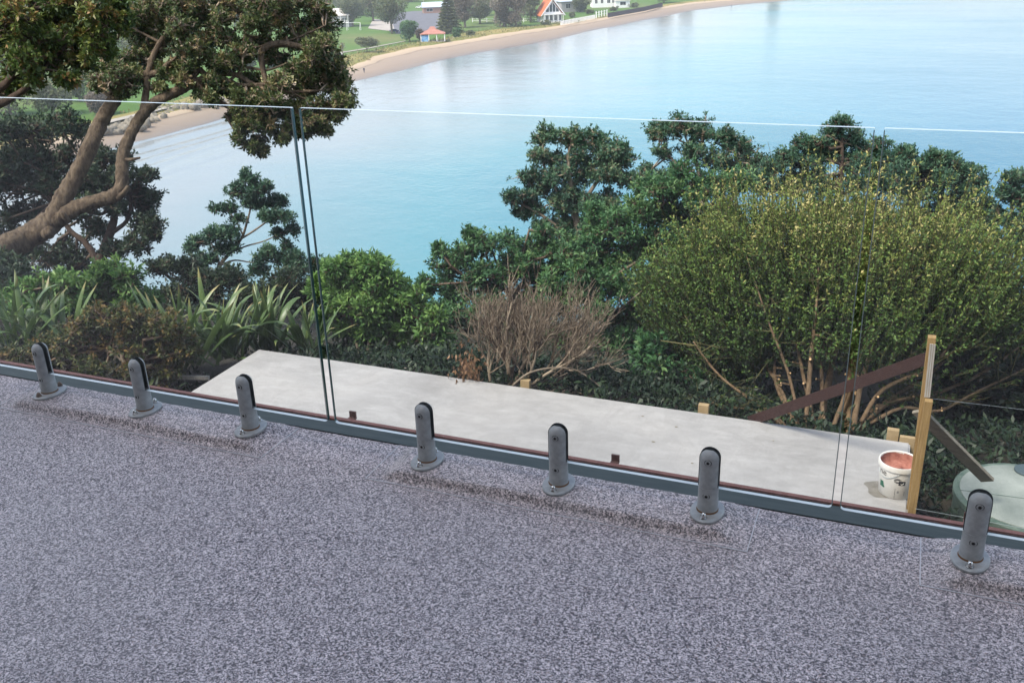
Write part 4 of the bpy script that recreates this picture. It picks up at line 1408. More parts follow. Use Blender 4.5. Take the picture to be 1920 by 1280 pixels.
for args in (('dark bush low between the slab edge and the golden bush', [(1240, 700, 40), (1300, 710, 40), (1360, 720, 36), (1200, 720, 34), (1330, 660, 40), (1270, 640, 40), (1230, 660, 34), (1390, 690, 34)], 9.3, 'leaf_mid'),
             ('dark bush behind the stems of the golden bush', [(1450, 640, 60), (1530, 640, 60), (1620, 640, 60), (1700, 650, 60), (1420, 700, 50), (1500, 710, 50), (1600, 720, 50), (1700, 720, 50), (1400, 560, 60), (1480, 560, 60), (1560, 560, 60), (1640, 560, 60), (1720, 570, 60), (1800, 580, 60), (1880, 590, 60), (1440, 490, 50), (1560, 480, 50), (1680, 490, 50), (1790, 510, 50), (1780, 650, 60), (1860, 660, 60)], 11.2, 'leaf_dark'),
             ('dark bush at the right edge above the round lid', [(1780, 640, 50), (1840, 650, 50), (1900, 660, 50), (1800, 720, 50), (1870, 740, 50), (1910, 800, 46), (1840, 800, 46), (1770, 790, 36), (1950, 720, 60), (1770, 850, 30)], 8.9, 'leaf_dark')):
    tree('low_bush', args[0], 'bush', args[2], args[1], (), args[3], 'bark_dark', 0.085, 0.036, 0.5, 8, 0.26, 0.14, 0.03, 'low dark bushes on the slope')  # leaf tint set low, painting in the shade around the golden bush

# --- golden olive bush with many bare stems
gb_base = on_z(1560, 806, -2.34)
gold = tag(empty('golden_bush', tuple(gb_base)), 'large golden green bush with many bare stems behind the slab and the dark rail', 'bush')
GC = deep(1572, 612, 9.1)
gold_stems = [[(1510, 812, 10), (1515, 740, 9), (1522, 660, 8), (1530, 580, 5), (1535, 500, 3)],
              [(1536, 812, 14), (1548, 740, 13), (1560, 680, 11), (1568, 600, 8), (1575, 500, 4)],
              [(1590, 812, 17), (1590, 760, 14), (1604, 700, 12), (1618, 630, 10), (1635, 560, 7), (1650, 470, 4)],
              [(1600, 808, 12), (1612, 730, 10), (1636, 650, 8), (1655, 580, 6), (1680, 500, 3)],
              [(1490, 806, 10), (1470, 745, 8), (1440, 690, 7), (1405, 640, 5), (1370, 560, 3)],
              [(1480, 806, 9), (1440, 770, 8), (1395, 740, 6), (1345, 700, 5), (1300, 640, 3)],
              [(1470, 810, 8), (1448, 780, 9), (1400, 768, 7), (1350, 760, 5), (1310, 742, 3)],
              [(1606, 808, 15), (1640, 770, 12), (1690, 735, 9), (1745, 700, 7), (1800, 640, 5), (1850, 560, 3)],
              [(1604, 806, 11), (1635, 770, 9), (1700, 748, 8), (1760, 735, 7), (1840, 700, 6), (1925, 640, 3)],
              [(1620, 800, 9), (1690, 765, 7), (1760, 770, 6), (1830, 735, 5), (1925, 690, 3)],
              [(1615, 790, 8), (1650, 735, 8), (1700, 708, 7), (1740, 690, 6), (1790, 640, 4)],
              [(1530, 805, 8), (1505, 700, 7), (1490, 620, 5), (1470, 520, 3)],
              [(1545, 806, 8), (1540, 690, 7), (1548, 600, 5), (1556, 480, 3)],
              [(1560, 806, 9), (1590, 720, 8), (1598, 640, 6), (1600, 540, 3)],
              [(1500, 808, 8), (1455, 720, 7), (1450, 640, 5), (1420, 520, 3)],
              [(1612, 806, 9), (1660, 760, 8), (1720, 745, 6), (1790, 748, 5), (1860, 760, 3)],
              [(1500, 800, 6), (1478, 700, 6), (1440, 600, 4), (1400, 480, 2)]]
tips = []
for i, st in enumerate(gold_stems):
    dd = -0.25 + 0.9 * ((i * 7) % 10) / 10
    P = [deep(p[0], p[1], 8.15 + (dd + 0.25) * (j / (len(st) - 1)) * 1.2 + 0.12 * dd) for j, p in enumerate(st)]
    P[0] = np.array([P[0][0], P[0][1], min(P[0][2], -2.2)])
    sp, sr = smooth_path(P, [p[2] * .5 * 8.3 / F for p in st], 5, 0.07)
    b = MB()
    b.tube(sp, sr, 8)
    b.build('stem', M['bark_olive'], gold, True)
    tips += [(q, r) for q, r in zip(sp[8:], sr[8:])]
    # a few pruned stubs with pale cut ends
    for s_ in range(2):
        k = rng.integers(4, len(sp) - 8)
        d_ = nrm(np.array([rng.normal(), -0.8, 0.5]))
        e = sp[k] + d_ * rng.uniform(0.04, 0.10)
        b = MB()
        b.tube([sp[k], e], [sr[k] * .7, sr[k] * .6], 6)
        b.tube([e, e + d_ * .002], [sr[k] * .58, sr[k] * .55], 6, True, 1)
        b.build('stub', [M['bark_olive'], M['cut']], gold)
TP = np.array([q for q, _ in tips])
A, B, RA, RB, leaves, leaves3 = [], [], [], [], [], []
ax = np.array([1.86, 1.2, 1.07])


def shoot(p, d, ln, n, L, W, tmu):
    d = nrm(d)
    c1 = p + d * ln * 0.5 + rng.normal(size=3) * ln * 0.04
    e = p + d * ln + rng.normal(size=3) * ln * 0.07 + np.array([0, 0, ln * 0.08])
    A.extend([p, c1]); B.extend([c1, e]); RA.extend([0.0045, 0.003]); RB.extend([0.003, 0.0015])
    tt = np.sort(rng.random(n))
    pos = np.where(tt[:, None] < .5, p + (c1 - p) * tt[:, None] * 2, c1 + (e - c1) * (tt[:, None] * 2 - 1))
    ld = nrm(d * 0.75 + nrm(rng.normal(size=(n, 3))) * 0.8)
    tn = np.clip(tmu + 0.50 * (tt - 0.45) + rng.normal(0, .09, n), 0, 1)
    (leaves if (trf := rng.random() > .45) else leaves3).append(leaf_arrays(pos, ld, L * rng.uniform(.6, 1.2, n), W * rng.uniform(.7, 1.2, n), tn, 0.05, not trf))


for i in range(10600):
    d = rng.normal(size=3)
    if d[1] > 0.3 and rng.random() < .45: d[1] *= -1
    d /= np.linalg.norm(d)
    outer = rng.random() < 0.64
    lowleft = d[0] < -0.35
    if d[2] < (-0.40 if lowleft else 0.10 + 0.14 * rng.normal()): continue
    lump = 1 + 0.10 * math.sin(d[0] * 5.1 + 1) * math.cos(d[2] * 4.0) + 0.06 * math.sin(d[0] * 11 + d[1] * 7)
    r = rng.uniform(0.68, 0.93) if outer else rng.uniform(0.45, 0.8)
    p = GC + d * ax * r * lump
    up = np.array([d[0] * 0.62, d[1] * 0.5, 0.85 + 0.4 * max(d[2], 0)])
    ln = rng.uniform(0.22, 0.46) if outer else rng.uniform(0.18, 0.36)
    if outer and d[2] > 0.45 and rng.random() < 0.28: ln *= rng.uniform(1.3, 1.9)
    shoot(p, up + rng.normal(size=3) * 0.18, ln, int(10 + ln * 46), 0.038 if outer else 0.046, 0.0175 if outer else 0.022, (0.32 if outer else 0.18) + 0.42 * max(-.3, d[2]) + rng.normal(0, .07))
    if rng.random() < 0.06:
        j = int(np.argmin(np.linalg.norm(TP - p, axis=1) + rng.random(len(TP)) * .5))
        mid = (TP[j] + p) / 2 + rng.normal(size=3) * 0.05
        A.extend([TP[j], mid]); B.extend([mid, p]); RA.extend([0.008, 0.006]); RB.extend([0.006, 0.004])
# tall upright wands standing out of the top
for i in range(95):
    a_ = rng.uniform(0, 2 * math.pi)
    q_ = math.sqrt(rng.random()) * 0.86
    d = np.array([q_ * math.cos(a_), q_ * math.sin(a_), math.sqrt(1 - q_ * q_)])
    p = GC + d * ax * 0.88
    shoot(p, np.array([d[0] * .25, d[1] * .2, 1.0]) + rng.normal(size=3) * .07, rng.uniform(.40, .72), 26, .034, .015, .66)
# thin side twigs and a few leaves low among the stems
for i in range(520):
    j = rng.integers(0, len(TP))
    p = TP[j]
    d = nrm(np.array([rng.normal() * 1.0, rng.normal() * .6 - .2, rng.uniform(-.1, .9)]))
    ln = rng.uniform(.12, .4)
    A.append(p); B.append(p + d * ln); RA.append(.004); RB.append(.0015)
    if rng.random() < .45: shoot(p + d * ln * .5, d, ln * .6, 9, .046, .018, .34)
v, q, tt = merge_leaves(leaves)
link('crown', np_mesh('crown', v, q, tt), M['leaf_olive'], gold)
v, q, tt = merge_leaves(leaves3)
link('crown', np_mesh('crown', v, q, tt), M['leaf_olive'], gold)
v, q, tt = seg_arrays(A, B, RA, RB, None, 4)
link('twigs', np_mesh('twigs', v, q, tt), M['twig_gold'], gold)

# --- dead brown shrub
dead_base = on_z(945, 716, -2.3)
dead = tag(empty('dead_shrub', tuple(dead_base)), 'dead brown twiggy shrub without leaves behind the slab, right of the green shrub', 'shrub')
A, B, RA, RB = [], [], [], []


def grow(p, d, ln, r, lev, lean):
    steps = 3
    pts = [p]
    for s in range(steps):
        d = nrm(d + rng.normal(size=3) * 0.13 + lean * 0.10 + np.array([0, 0.02, 0.11]))
        q = pts[-1] + d * ln / steps
        A.append(pts[-1]); B.append(q); RA.append(r * (1 - .28 * s / steps)); RB.append(r * (1 - .28 * (s + 1) / steps))
        pts.append(q)
    if lev == 0: return
    for c in range(5 if lev > 2 else 4):
        k = rng.integers(1, steps + 1)
        dd = nrm(d + rng.normal(size=3) * (0.42 if lev > 1 else 0.34) + np.array([0, 0, .10]))
        grow(pts[k], dd, ln * rng.uniform(.62, .88), r * 0.56, lev - 1, lean)


for px, py, dirv, ln, r, lean in ((910, 718, (-.25, .1, 1), .34, .016, (-.25, 0, .1)), (945, 720, (.02, .05, 1), .36, .026, (.05, 0, .2)), (950, 722, (.5, .1, .85), .36, .020, (.35, 0, .25)),
                                  (966, 724, (.9, .2, .55), .40, .018, (.5, 0, .15)), (946, 720, (-.12, .2, 1), .38, .018, (-.05, 0, .2)), (968, 724, (.7, -.1, .8), .36, .014, (.45, 0, .3)), (972, 726, (1.0, .3, .4), .42, .014, (.55, 0, .05))):
    p = on_z(px, py - 4, ZS - 0.03) + np.array([0, .12, -.1])
    grow(p, nrm(np.array(dirv, float)), ln, r, 4, np.array(lean, float))
A, B, RA, RB = np.array(A), np.array(B), np.array(RA), np.array(RB)
ok = (np.minimum(A[:, 1], B[:, 1]) > 6.99) & (np.maximum(A[:, 2], B[:, 2]) > -2.45)
A, B, RA, RB = A[ok], B[ok], RA[ok], RB[ok]
ra, rb = np.maximum(RA, 0.0018), np.maximum(RB, 0.0014)
thick = np.array(RA) > 0.0075
A, B = np.array(A), np.array(B)
v, q, tt = seg_arrays(A[thick], B[thick], ra[thick], rb[thick], np.clip(rng.normal(.75, .15, thick.sum()), 0, 1), 7)
link('stems', np_mesh('stems', v, q, tt), M['twig_dead'], dead)
v, q, tt = seg_arrays(A[~thick], B[~thick], ra[~thick], rb[~thick], None, 3)
link('twigs', np_mesh('twigs', v, q, tt), M['twig_dead'], dead)
arch = [deep(962, 722, 8.35), deep(990, 700, 8.3), deep(1030, 690, 8.3), deep(1075, 692, 8.3), deep(1110, 712, 8.3), deep(1130, 730, 8.3)]
sp, sr = smooth_path(arch, [.011, .010, .009, .007, .006, .003], 5)
b = MB()
b.tube(sp, sr, 7)
b.build('bent_branch', M['bark_grey'], dead, True)
lv = []
for i in range(260):
    p = deep(rng.normal(876, 16), rng.normal(690, 20), 8.5 + rng.normal() * .1)
    d = nrm(np.array([[rng.normal() * .5, rng.normal() * .5, -1.0]]))
    lv.append(leaf_arrays(p[None], d, .05, .022, np.array([rng.random()])))
v, q, tt = merge_leaves(lv)
link('dead_leaves', np_mesh('dead_leaves', v, q, tt), M['leaf_brown'], dead)


# --- flax clumps: every blade is a part
def blade_mesh(ln, wd, bend, twist=0.0):
    b = MB()
    n = 9
    vs, fs = [], []
    x = z = 0.0
    a = 0.0
    for i in range(n + 1):
        u = i / n
        wv = wd * (0.55 + 0.9 * u - 1.45 * u ** 3) if u < 1 else 0.002
        wv = max(wv, 0.002)
        t_ = twist * u
        for s in (-1, 0, 1):
            lx = s * wv / 2
            vs.append((x + (abs(s) * wv * 0.22), lx * math.cos(t_), z + lx * math.sin(t_)))
        a = bend * u * u
        x += math.sin(a) * ln / n
        z += math.cos(a) * ln / n
    for i in range(n):
        for s in range(2):
            k = i * 3 + s
            fs.append((k, k + 1, k + 4, k + 3))
    b.add(vs, fs)
    me = b.mesh('leaf', True)
    at = me.attributes.new('tint', 'FLOAT', 'POINT')
    base = rng.uniform(.25, .62)
    vals = [min(1.0, max(0.0, base + (0.42 if i // 3 >= n - 1 else 0.0) + (.1 if i % 3 == 1 else 0))) for i in range(len(vs))]
    at.data.foreach_set('value', vals)
    me.materials.append(M['flax'])
    return me


blades = [blade_mesh(1.0, rng.uniform(.085, .12), bd, tw) for bd, tw in ((0.1, .2), (0.2, -.3), (.35, .5), (.55, -.2), (.8, .3), (1.2, -.4), (.3, .9), (1.6, .2), (0.15, -.6), (.45, .1), (1.0, .7), (2.1, -.1))]


def flax(px, py, zb, n, size, label, lean=0.0):
    p = on_z(px, py, zb)
    root = tag(empty('flax_plant', tuple(p)), label, 'flax', 'flax plants left of the slab')
    for i in range(n):
        me = blades[int(rng.integers(0, len(blades)))]
        o = bpy.data.objects.new('leaf', me)
        COL.objects.link(o)
        o.parent = root
        az = rng.uniform(0, 2 * math.pi)
        tilt = abs(rng.normal(0.36, 0.28))
        s = size * 0.86 * rng.uniform(.6, 1.1)
        o.location = (rng.normal() * .10 * size, rng.normal() * .08 * size, -0.03)
        o.rotation_euler = (rng.normal() * .12, tilt + 0.1, az + lean * rng.random())
        o.scale = (s, s * rng.uniform(.8, 1.2), s)
    return root


flax(345, 672, -2.3, 32, 1.05, 'tall flax plant with upright sword leaves behind the bronze shrub')
flax(425, 668, -2.3, 38, 0.98, 'dense flax plant just left of the far slab corner')
flax(500, 648, -2.35, 34, 0.9, 'flax plant directly behind the far slab corner')
flax(575, 660, -2.4, 28, 0.78, 'low flax plant with leaves arching over the slab behind the first gap')
flax(40, 640, -2.3, 28, 0.9, 'flax plant at the left edge behind the leftmost spigot')
flax(110, 640, -2.35, 18, 0.8, 'flax plant with pale tips left of the bronze shrub')

# --- garden edging and ground cover
e0, e1 = on_z(285, 706, -2.3), on_z(392, 708, -2.3)
b = MB()
b.bar((e0[0], e0[1], -2.3), (e1[0], e1[1], -2.3), .03, .035)
tag(b.build('garden_edging', M['greywood']), 'weathered edging board in the leaves beside the left corner of the slab', 'board')

n = 6000
px_ = rng.uniform(-12.0, 7.0, n)
py_ = 2.8 + rng.gamma(2.0, 3.6, n)
px_ = np.concatenate([px_, rng.uniform(0.38, 2.6, 1300), rng.uniform(-5.6, 0.6, 1900)])
py_ = np.concatenate([py_, rng.uniform(4.2, 8.6, 1300), rng.uniform(7.03, 8.6, 1900)])
keep = ~((px_ > -5.62) & (px_ < 0.36) & (py_ < 7.02))
keep &= ~((px_ - tc[0]) ** 2 + (py_ - tc[1]) ** 2 < (TR + .06) ** 2)
px_, py_ = px_[keep], py_[keep]
pz_ = np.array([hill_z(a, c) for a, c in zip(px_, py_)])
per = 6
P = np.repeat(np.stack([px_, py_, pz_ + rng.uniform(.0, .16, len(px_))], 1), per, 0)
d = nrm(rng.normal(size=P.shape) + np.array([0, 0, .7]))
tt = np.clip(np.repeat(rng.normal(.28, .2, len(px_)), per) + rng.normal(0, .1, len(P)), 0, 1)  # low tint mean puts the shade under the bushes into the leaf colour
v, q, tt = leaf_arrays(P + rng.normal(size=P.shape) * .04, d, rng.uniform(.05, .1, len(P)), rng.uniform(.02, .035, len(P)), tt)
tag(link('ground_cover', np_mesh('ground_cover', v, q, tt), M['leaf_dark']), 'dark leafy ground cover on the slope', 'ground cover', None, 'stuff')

# ================================================================== WATER AND FAR SHORE
b = MB()
b.add([(-700, 30, ZW), (3500, 30, ZW), (3500, 3500, ZW), (-700, 3500, ZW)], [(0, 1, 2, 3)])
tag(b.build('water', M['water']), kind='structure')

shore_y = [20, 60, 165, 198, 264, 312, 351, 382, 437, 497, 572, 625, 662, 700, 740, 800, 900, 1100]
shore_x = [-159, -159, -158.8, -159.2, -161.3, -160, -156, -146, -141, -132, -120.5, -99, -72, -30, 40, 180, 500, 1500]
top_y = [20, 165, 197, 240, 283, 313, 341, 373, 404, 442, 492, 545, 607, 650, 690, 740, 800, 900, 1100]
top_x = [-172, -172, -171.5, -171, -173.8, -182, -183.4, -175.4, -170.5, -158.5, -151, -145, -132, -108, -75, 0, 140, 460, 1460]
dun_y = [20, 197, 306, 326, 352, 365, 373, 404, 430, 445, 492, 607, 650, 700, 740, 800, 900, 1100]
dun_x = [-176, -180, -194, -191, -190.5, -186, -184, -186, -176, -160.5, -154, -138, -114, -70, -4, 136, 456, 1456]
Ys = np.concatenate([np.arange(20, 700, 5.0), np.arange(700, 1100, 20.0)])
SX = np.interp(Ys, shore_y, shore_x) + 0.5 * np.sin(Ys * .11) + .3 * np.sin(Ys * .37)
TX = np.minimum(np.interp(Ys, top_y, top_x) + 0.7 * np.sin(Ys * .23 + 1) + .5 * np.sin(Ys * .61), SX - 6)
DX = np.minimum(np.interp(Ys, dun_y, dun_x) + 0.4 * np.sin(Ys * .31), TX - 1.5)
rows = []
for u, z in ((-.5, -.9), (0, .02), (.28, .35), (.55, .8), (.8, 1.35), (1.0, 2.0)):
    rows.append(np.stack([SX + (TX - SX) * u, Ys, np.full_like(Ys, ZW + z)], 1))
v = np.concatenate(rows)
n = len(Ys)
q = np.array([[r * n + i, r * n + i + 1, (r + 1) * n + i + 1, (r + 1) * n + i] for r in range(5) for i in range(n - 1)])[:, ::-1]
tint = np.concatenate([np.full(n, t_) for t_ in (0.0, .05, .3, .48, .68, 1.0)])
tag(link('beach', np_mesh('beach', v, q, tint), M['sand']), kind='structure')
rows = [np.stack([TX, Ys, np.full_like(Ys, ZW + 2.0)], 1), np.stack([TX * .5 + DX * .5, Ys, np.full_like(Ys, ZW + 2.6) + .15 * np.sin(Ys * .5)], 1), np.stack([DX, Ys, np.full_like(Ys, ZW + 2.5)], 1)]
v = np.concatenate(rows)
q = np.array([[r * n + i, r * n + i + 1, (r + 1) * n + i + 1, (r + 1) * n + i] for r in range(2) for i in range(n - 1)])[:, ::-1]
tag(link('dune_grass', np_mesh('dune_grass', v, q), M['dune']), kind='structure')
rows = [np.stack([DX, Ys, np.full_like(Ys, ZW + 2.5)], 1), np.stack([DX - 120, Ys + 20, np.full_like(Ys, ZW + 2.6)], 1), np.stack([DX - 1500, Ys + 1200 * np.clip((Ys - 300) / 300, 0, 1), np.full_like(Ys, ZW + 14)], 1)]
v = np.concatenate(rows)
lawn = tag(link('lawn', np_mesh('lawn', v, q), M['lawn']), kind='structure')
LZ = ZW + 2.6


def patch(name, pts, material, lift):
    P = [on_z(x, y, LZ) for x, y in pts]
    b = MB()
    b.add([(p[0], p[1], LZ + lift) for p in P], [tuple(range(len(P)))])
    return tag(b.build(name, material), kind='structure')


patch('car_park', [(742, 64), (830, 62), (848, 40), (850, 20), (752, 22), (735, 40)], M['asphalt'], 0.12)
patch('gravel_path', [(690, 54), (742, 60), (740, 40), (700, 36)], M['gravel'], 0.08)
patch('coast_path', [(170, 240), (330, 200), (330, 197), (160, 236)], M['gravel'], 0.10)
patch('footpath', [(598, 107), (690, 92), (760, 78), (760, 77), (690, 90.5), (598, 105)], M['gravel'], 0.10)
patch('village_street', [(-60, 62), (300, 56), (620, 44), (620, 41), (300, 51), (-60, 56)], M['asphalt'], 0.12)

# boulders of the two low sea walls
ico = bmesh.new()
bmesh.ops.create_icosphere(ico, subdivisions=1, radius=1.0)
iv = np.array([v_.co[:] for v_ in ico.verts])
itri = np.array([[v_.index for v_ in f.verts] for f in ico.faces])
ico.free()


def boulders(name, pts, n, smin, smax, wid, label):
    vs, fs = [], []
    k = 0
    L_ = [on_z(x, y, ZW + 1.6) for x, y in pts]
    for i in range(n):
        t_ = rng.random() * (len(L_) - 1)
        j = int(t_)
        p = L_[j] + (L_[j + 1] - L_[j]) * (t_ - j) + np.array([rng.normal() * wid, rng.normal() * wid, rng.uniform(-.3, .5)])
        s = rng.uniform(smin, smax)
        vs.append(iv * (s * rng.uniform(.6, 1.1, 3)) * (1 + rng.normal(0, .12, (len(iv), 1))) + p)
        fs.append(itri + k)
        k += len(iv)
    return tag(link(name, np_mesh(name, np.concatenate(vs), np.concatenate(fs)), M['rock']), label, 'boulders', None, 'stuff')


boulders('boulders', [(190, 250), (250, 232), (300, 212), (360, 203), (430, 192), (480, 185)], 330, .5, 1.5, 1.4, 'brown boulders of the low sea wall above the beach at the left')
boulders('boulders', [(822, 80), (845, 77), (868, 74), (884, 71)], 90, .5, 1.0, .9, 'grey boulders of the low sea wall beside the orange roofed shelter')


# rough grass on the dune strip
gi = rng.integers(0, len(Ys) - 1, 5200)
gi = gi[(Ys[gi] > 180) & (Ys[gi] < 470)]
gu = rng.random(len(gi))
gp = np.stack([TX[gi] + (DX - 2.0 - TX)[gi] * gu, Ys[gi] + rng.uniform(0, 5, len(gi)), np.full(len(gi), ZW + 2.2)], 1)
gd = nrm(rng.normal(size=gp.shape) * .5 + np.array([0, 0, 1.0]))
gv, gq, gt = leaf_arrays(np.repeat(gp, 3, 0) + rng.normal(size=(len(gp) * 3, 3)) * .35, nrm(np.repeat(gd, 3, 0) + rng.normal(size=(len(gp) * 3, 3)) * .35), rng.uniform(.5, 1.1, len(gp) * 3), .35, np.clip(rng.normal(.5, .2, len(gp) * 3), 0, 1), .1, True)
tag(link('dune_tufts', np_mesh('dune_tufts', gv, gq, gt), M['leaf_dune']), 'rough grass tufts on the strip above the beach', 'grass', None, 'stuff')


# --- far trees
def far_tree(px, py, hpx, wpx, label, leaf='leaf_far', shape='round', n=2600, z=LZ, trunk=True, wind=0.0, name='shore_tree', group='trees along the far shore', low=0.25, ls=0.55):
    p = on_z(px, py, z)
    dep = float((p - EYE) @ CW)
    H, Wd = hpx * dep / F, wpx * dep / F
    n = int(n * 1.9)
    ls *= 1.25
    root = tag(empty(name, tuple(p)), label, 'tree', group)
    b = MB()
    sp, sr = smooth_path([p - np.array([0, 0, .3]), p + np.array([wind * H * .1, 0, H * .3]), p + np.array([wind * H * .3, 0, H * .75])], [H * .035, H * .028, H * .01], 4, .05)
    b.tube(sp, sr, 7)
    for k in range(5):
        s_ = sp[3 + k % 4]
        e = p + np.array([rng.normal() * Wd * .25 + wind * H * .25, rng.normal() * Wd * .25, H * rng.uniform(.55, .85)])
        b.tube([s_, (s_ + e) / 2 + rng.normal(size=3) * .3, e], [H * .016, H * .012, H * .005], 5)
    b.build('trunk', M['bark_grey'], root, True)
    parts = []
    if shape == 'cone':
        m_ = n
        h = rng.random(m_) ** 1.15
        lay = np.floor(h * 13) / 13 + 0.02 * rng.random(m_)
        rr = (1 - lay) * Wd * .5 * (0.35 + .65 * np.sqrt(rng.random(m_))) * (1 + .2 * rng.normal(size=m_))
        a = rng.random(m_) * 2 * math.pi
        P = p + np.stack([rr * np.cos(a), rr * np.sin(a), H * (.07 + .93 * lay) - .12 * rr], 1)
        d = nrm(np.stack([np.cos(a), np.sin(a), rng.normal(0, .3, m_) - .1], 1))
        tt = np.clip(.3 + .25 * (rr / (Wd * .5)) + rng.normal(0, .1, m_), 0, 1)
        parts.append(leaf_arrays(P, d, ls * 1.8, ls * .7, tt))
    else:
        nb = 16
        for k in range(nb):
            if shape == 'flat':
                c = p + np.array([rng.uniform(-.42, .42) * Wd + wind * H * .3, rng.uniform(-.4, .4) * Wd, H * rng.uniform(.6, .85)])
                R = Wd * rng.uniform(.14, .22)
            else:
                u = rng.uniform(low, .85)
                wv = math.sin(math.pi * min(max((u - low * .4) / (1.05 - low * .4), .05), .95)) ** .6
                a = rng.random() * 2 * math.pi
                rr = Wd * .36 * wv * math.sqrt(rng.random())
                c = p + np.array([rr * math.cos(a) + wind * H * .3 * u, rr * math.sin(a), H * u])
                R = min(Wd, H) * rng.uniform(.19, .29)
            m_ = n // nb
            d = nrm(rng.normal(size=(m_, 3)))
            P = c + d * R * (.6 + .45 * np.sqrt(rng.random((m_, 1)))) * np.array([1, 1, .75])
            tt = np.clip(rng.normal(.42, .13) + .16 * d[:, 2] + rng.normal(0, .12, m_), 0, 1)
            parts.append(leaf_arrays(P, nrm(d + rng.normal(size=d.shape) * .7), ls * rng.uniform(.7, 1.3, m_), ls * .75, tt, .1, True))
    v, q, tt = merge_leaves(parts)
    link('crown', np_mesh('crown', v, q, tt), M[leaf], root)
    return root


far_tree(735, 63, 68, 62, 'spreading pale trunked tree at the top of the bright lawn', 'leaf_far', 'round', 3400, low=.42)
far_tree(662, 50, 58, 46, 'dark rounded tree just right of the pale hip roofed house', 'leaf_far', 'round', 3000)
far_tree(700, 40, 58, 50, 'dark tree behind the spreading pale trunked tree', 'leaf_far', 'round', 3000)
far_tree(768, 78, 36, 36, 'round green tree just left of the orange roofed shelter', 'leaf_mid', 'round', 2200, low=.3)
far_tree(788, 78, 22, 16, 'small brownish tree against the left side of the orange roofed shelter', 'leaf_farbrown', 'round', 900)
far_tree(688, 98, 26, 34, 'small windswept tree leaning over the coast path on the lawn', 'leaf_far', 'flat', 1300, wind=.25, ls=.45)
far_tree(642, 97, 15, 14, 'tiny pale bare sapling on the bright lawn', 'leaf_farbrown', 'round', 160, ls=.3)
far_tree(842, 62, 72, 40, 'tall pointed conifer behind the orange roofed shelter', 'leaf_far', 'cone', 4200, low=.05)
far_tree(856, 70, 16, 15, 'low dark bush at the foot of the tall conifer', 'leaf_mid', 'round', 900, low=.1, trunk=False)
far_tree(872, 52, 66, 34, 'brownish tree just right of the tall conifer', 'leaf_farbrown', 'round', 2600)
far_tree(900, 45, 60, 44, 'dark tree in front of the white fence posts', 'leaf_far', 'round', 2800)
far_tree(945, 50, 74, 56, 'large brown green tree on the grass above the beach', 'leaf_farbrown', 'round', 3800, low=.12)
far_tree(968, 50, 70, 46, 'large brown green tree right of centre in the shore clump', 'leaf_farbrown', 'round', 3200, low=.1)
far_tree(995, 42, 62, 36, 'dark tree just left of the steep orange roofed house', 'leaf_far', 'round', 2600, low=.15)
far_tree(925, 20, 60, 60, 'tall tree at the back of the shore clump', 'leaf_far', 'round', 3000)
far_tree(1090, 23, 34, 34, 'grey green tree between the steep orange roofed house and the white house', 'leaf_far', 'round', 2200, low=.12)
far_tree(612, 14, 30, 40, 'tree at the top beside the big tree crown', 'leaf_far', 'round', 1500)
far_tree(1245, 6, 40, 44, 'tree cut by the top edge above the dark sea wall', 'leaf_far', 'round', 2200)
far_tree(1290, -4, 40, 36, 'tree beyond the top edge above the upper beach', 'leaf_far', 'round', 2000)
far_tree(1450, -14, 38, 30, 'tree beyond the top edge at the far end of the beach', 'leaf_far', 'round', 1800)
for i, (x, y, h, w_) in enumerate(((40, 60, 60, 80), (120, 70, 60, 70), (210, 50, 60, 80), (-40, 110, 70, 80), (60, 150, 70, 90), (150, 190, 60, 70), (300, 28, 50, 70), (390, 30, 50, 60), (480, 20, 46, 70), (560, 14, 40, 60), (255, 110, 40, 50), (470, 130, 34, 60), (425, 140, 26, 40), (510, 125, 26, 40),
                                  (100, 215, 70, 80), (20, 215, 80, 90), (200, 110, 60, 80), (150, 130, 60, 70), (90, 120, 60, 80), (20, 140, 70, 80), (230, 165, 40, 50), (190, 215, 40, 50), (340, 45, 34, 50), (440, 50, 34, 50), (525, 55, 34, 50), (350, 110, 24, 34), (380, 90, 26, 40))):
    far_tree(x, y, h, w_, 'tree far below, glimpsed between the leaves of the big leaning tree', 'leaf_far' if i % 3 else 'leaf_farbrown', 'round', 1500, ls=.6, name='valley_tree', group='trees seen through the big tree')
for x, y in ((772, 6), (800, 2), (700, 8), (640, 2), (1060, -8), (1140, -10), (1180, -12)):
    far_tree(x, y, 26, 44, 'tree behind the village roofs at the top edge', 'leaf_far', 'round', 1100, ls=.8, name='village_tree', group='trees behind the village')


for px_, py_, hp, wp, lab in ((1022, 47, 9, 30, 'low scrub along the beach top below the steep orange roofed house'), (1072, 33, 9, 20, 'low bush on the small lawn beside the white picket fence'),
                              (1105, 27, 8, 24, 'pale low bushes in the garden below the white house'), (1150, 20, 7, 30, 'low hedge in front of the large white house'), (1188, 14, 8, 34, 'low scrub behind the dark timber sea wall'),
                              (880, 66, 7, 26, 'low scrub at the top of the boulders beside the shelter'), (838, 64, 8, 14, 'small bush between the shelter and the tall conifer'), (612, 58, 8, 26, 'low hedge beside the pale hip roofed house')):
    far_tree(px_, py_, hp, wp, lab, 'leaf_far', 'round', 700, low=.15, trunk=False, name='shore_bush', group='low bushes along the far shore', ls=.4)
for px_, py_, hp, wp, lab in ((905, 30, 44, 50, 'brownish tree at the left back of the shore clump'), (985, 28, 44, 50, 'brownish tree at the right back of the shore clump'), (860, 34, 50, 40, 'tree behind the tall conifer'), (680, 30, 44, 60, 'broad tree behind the swing frame'), (645, 24, 30, 44, 'tree behind the pale hip roofed house')):
    far_tree(px_, py_, hp, wp, lab, 'leaf_farbrown' if 'brownish' in lab else 'leaf_far', 'round', 1900, low=.2, ls=.6)
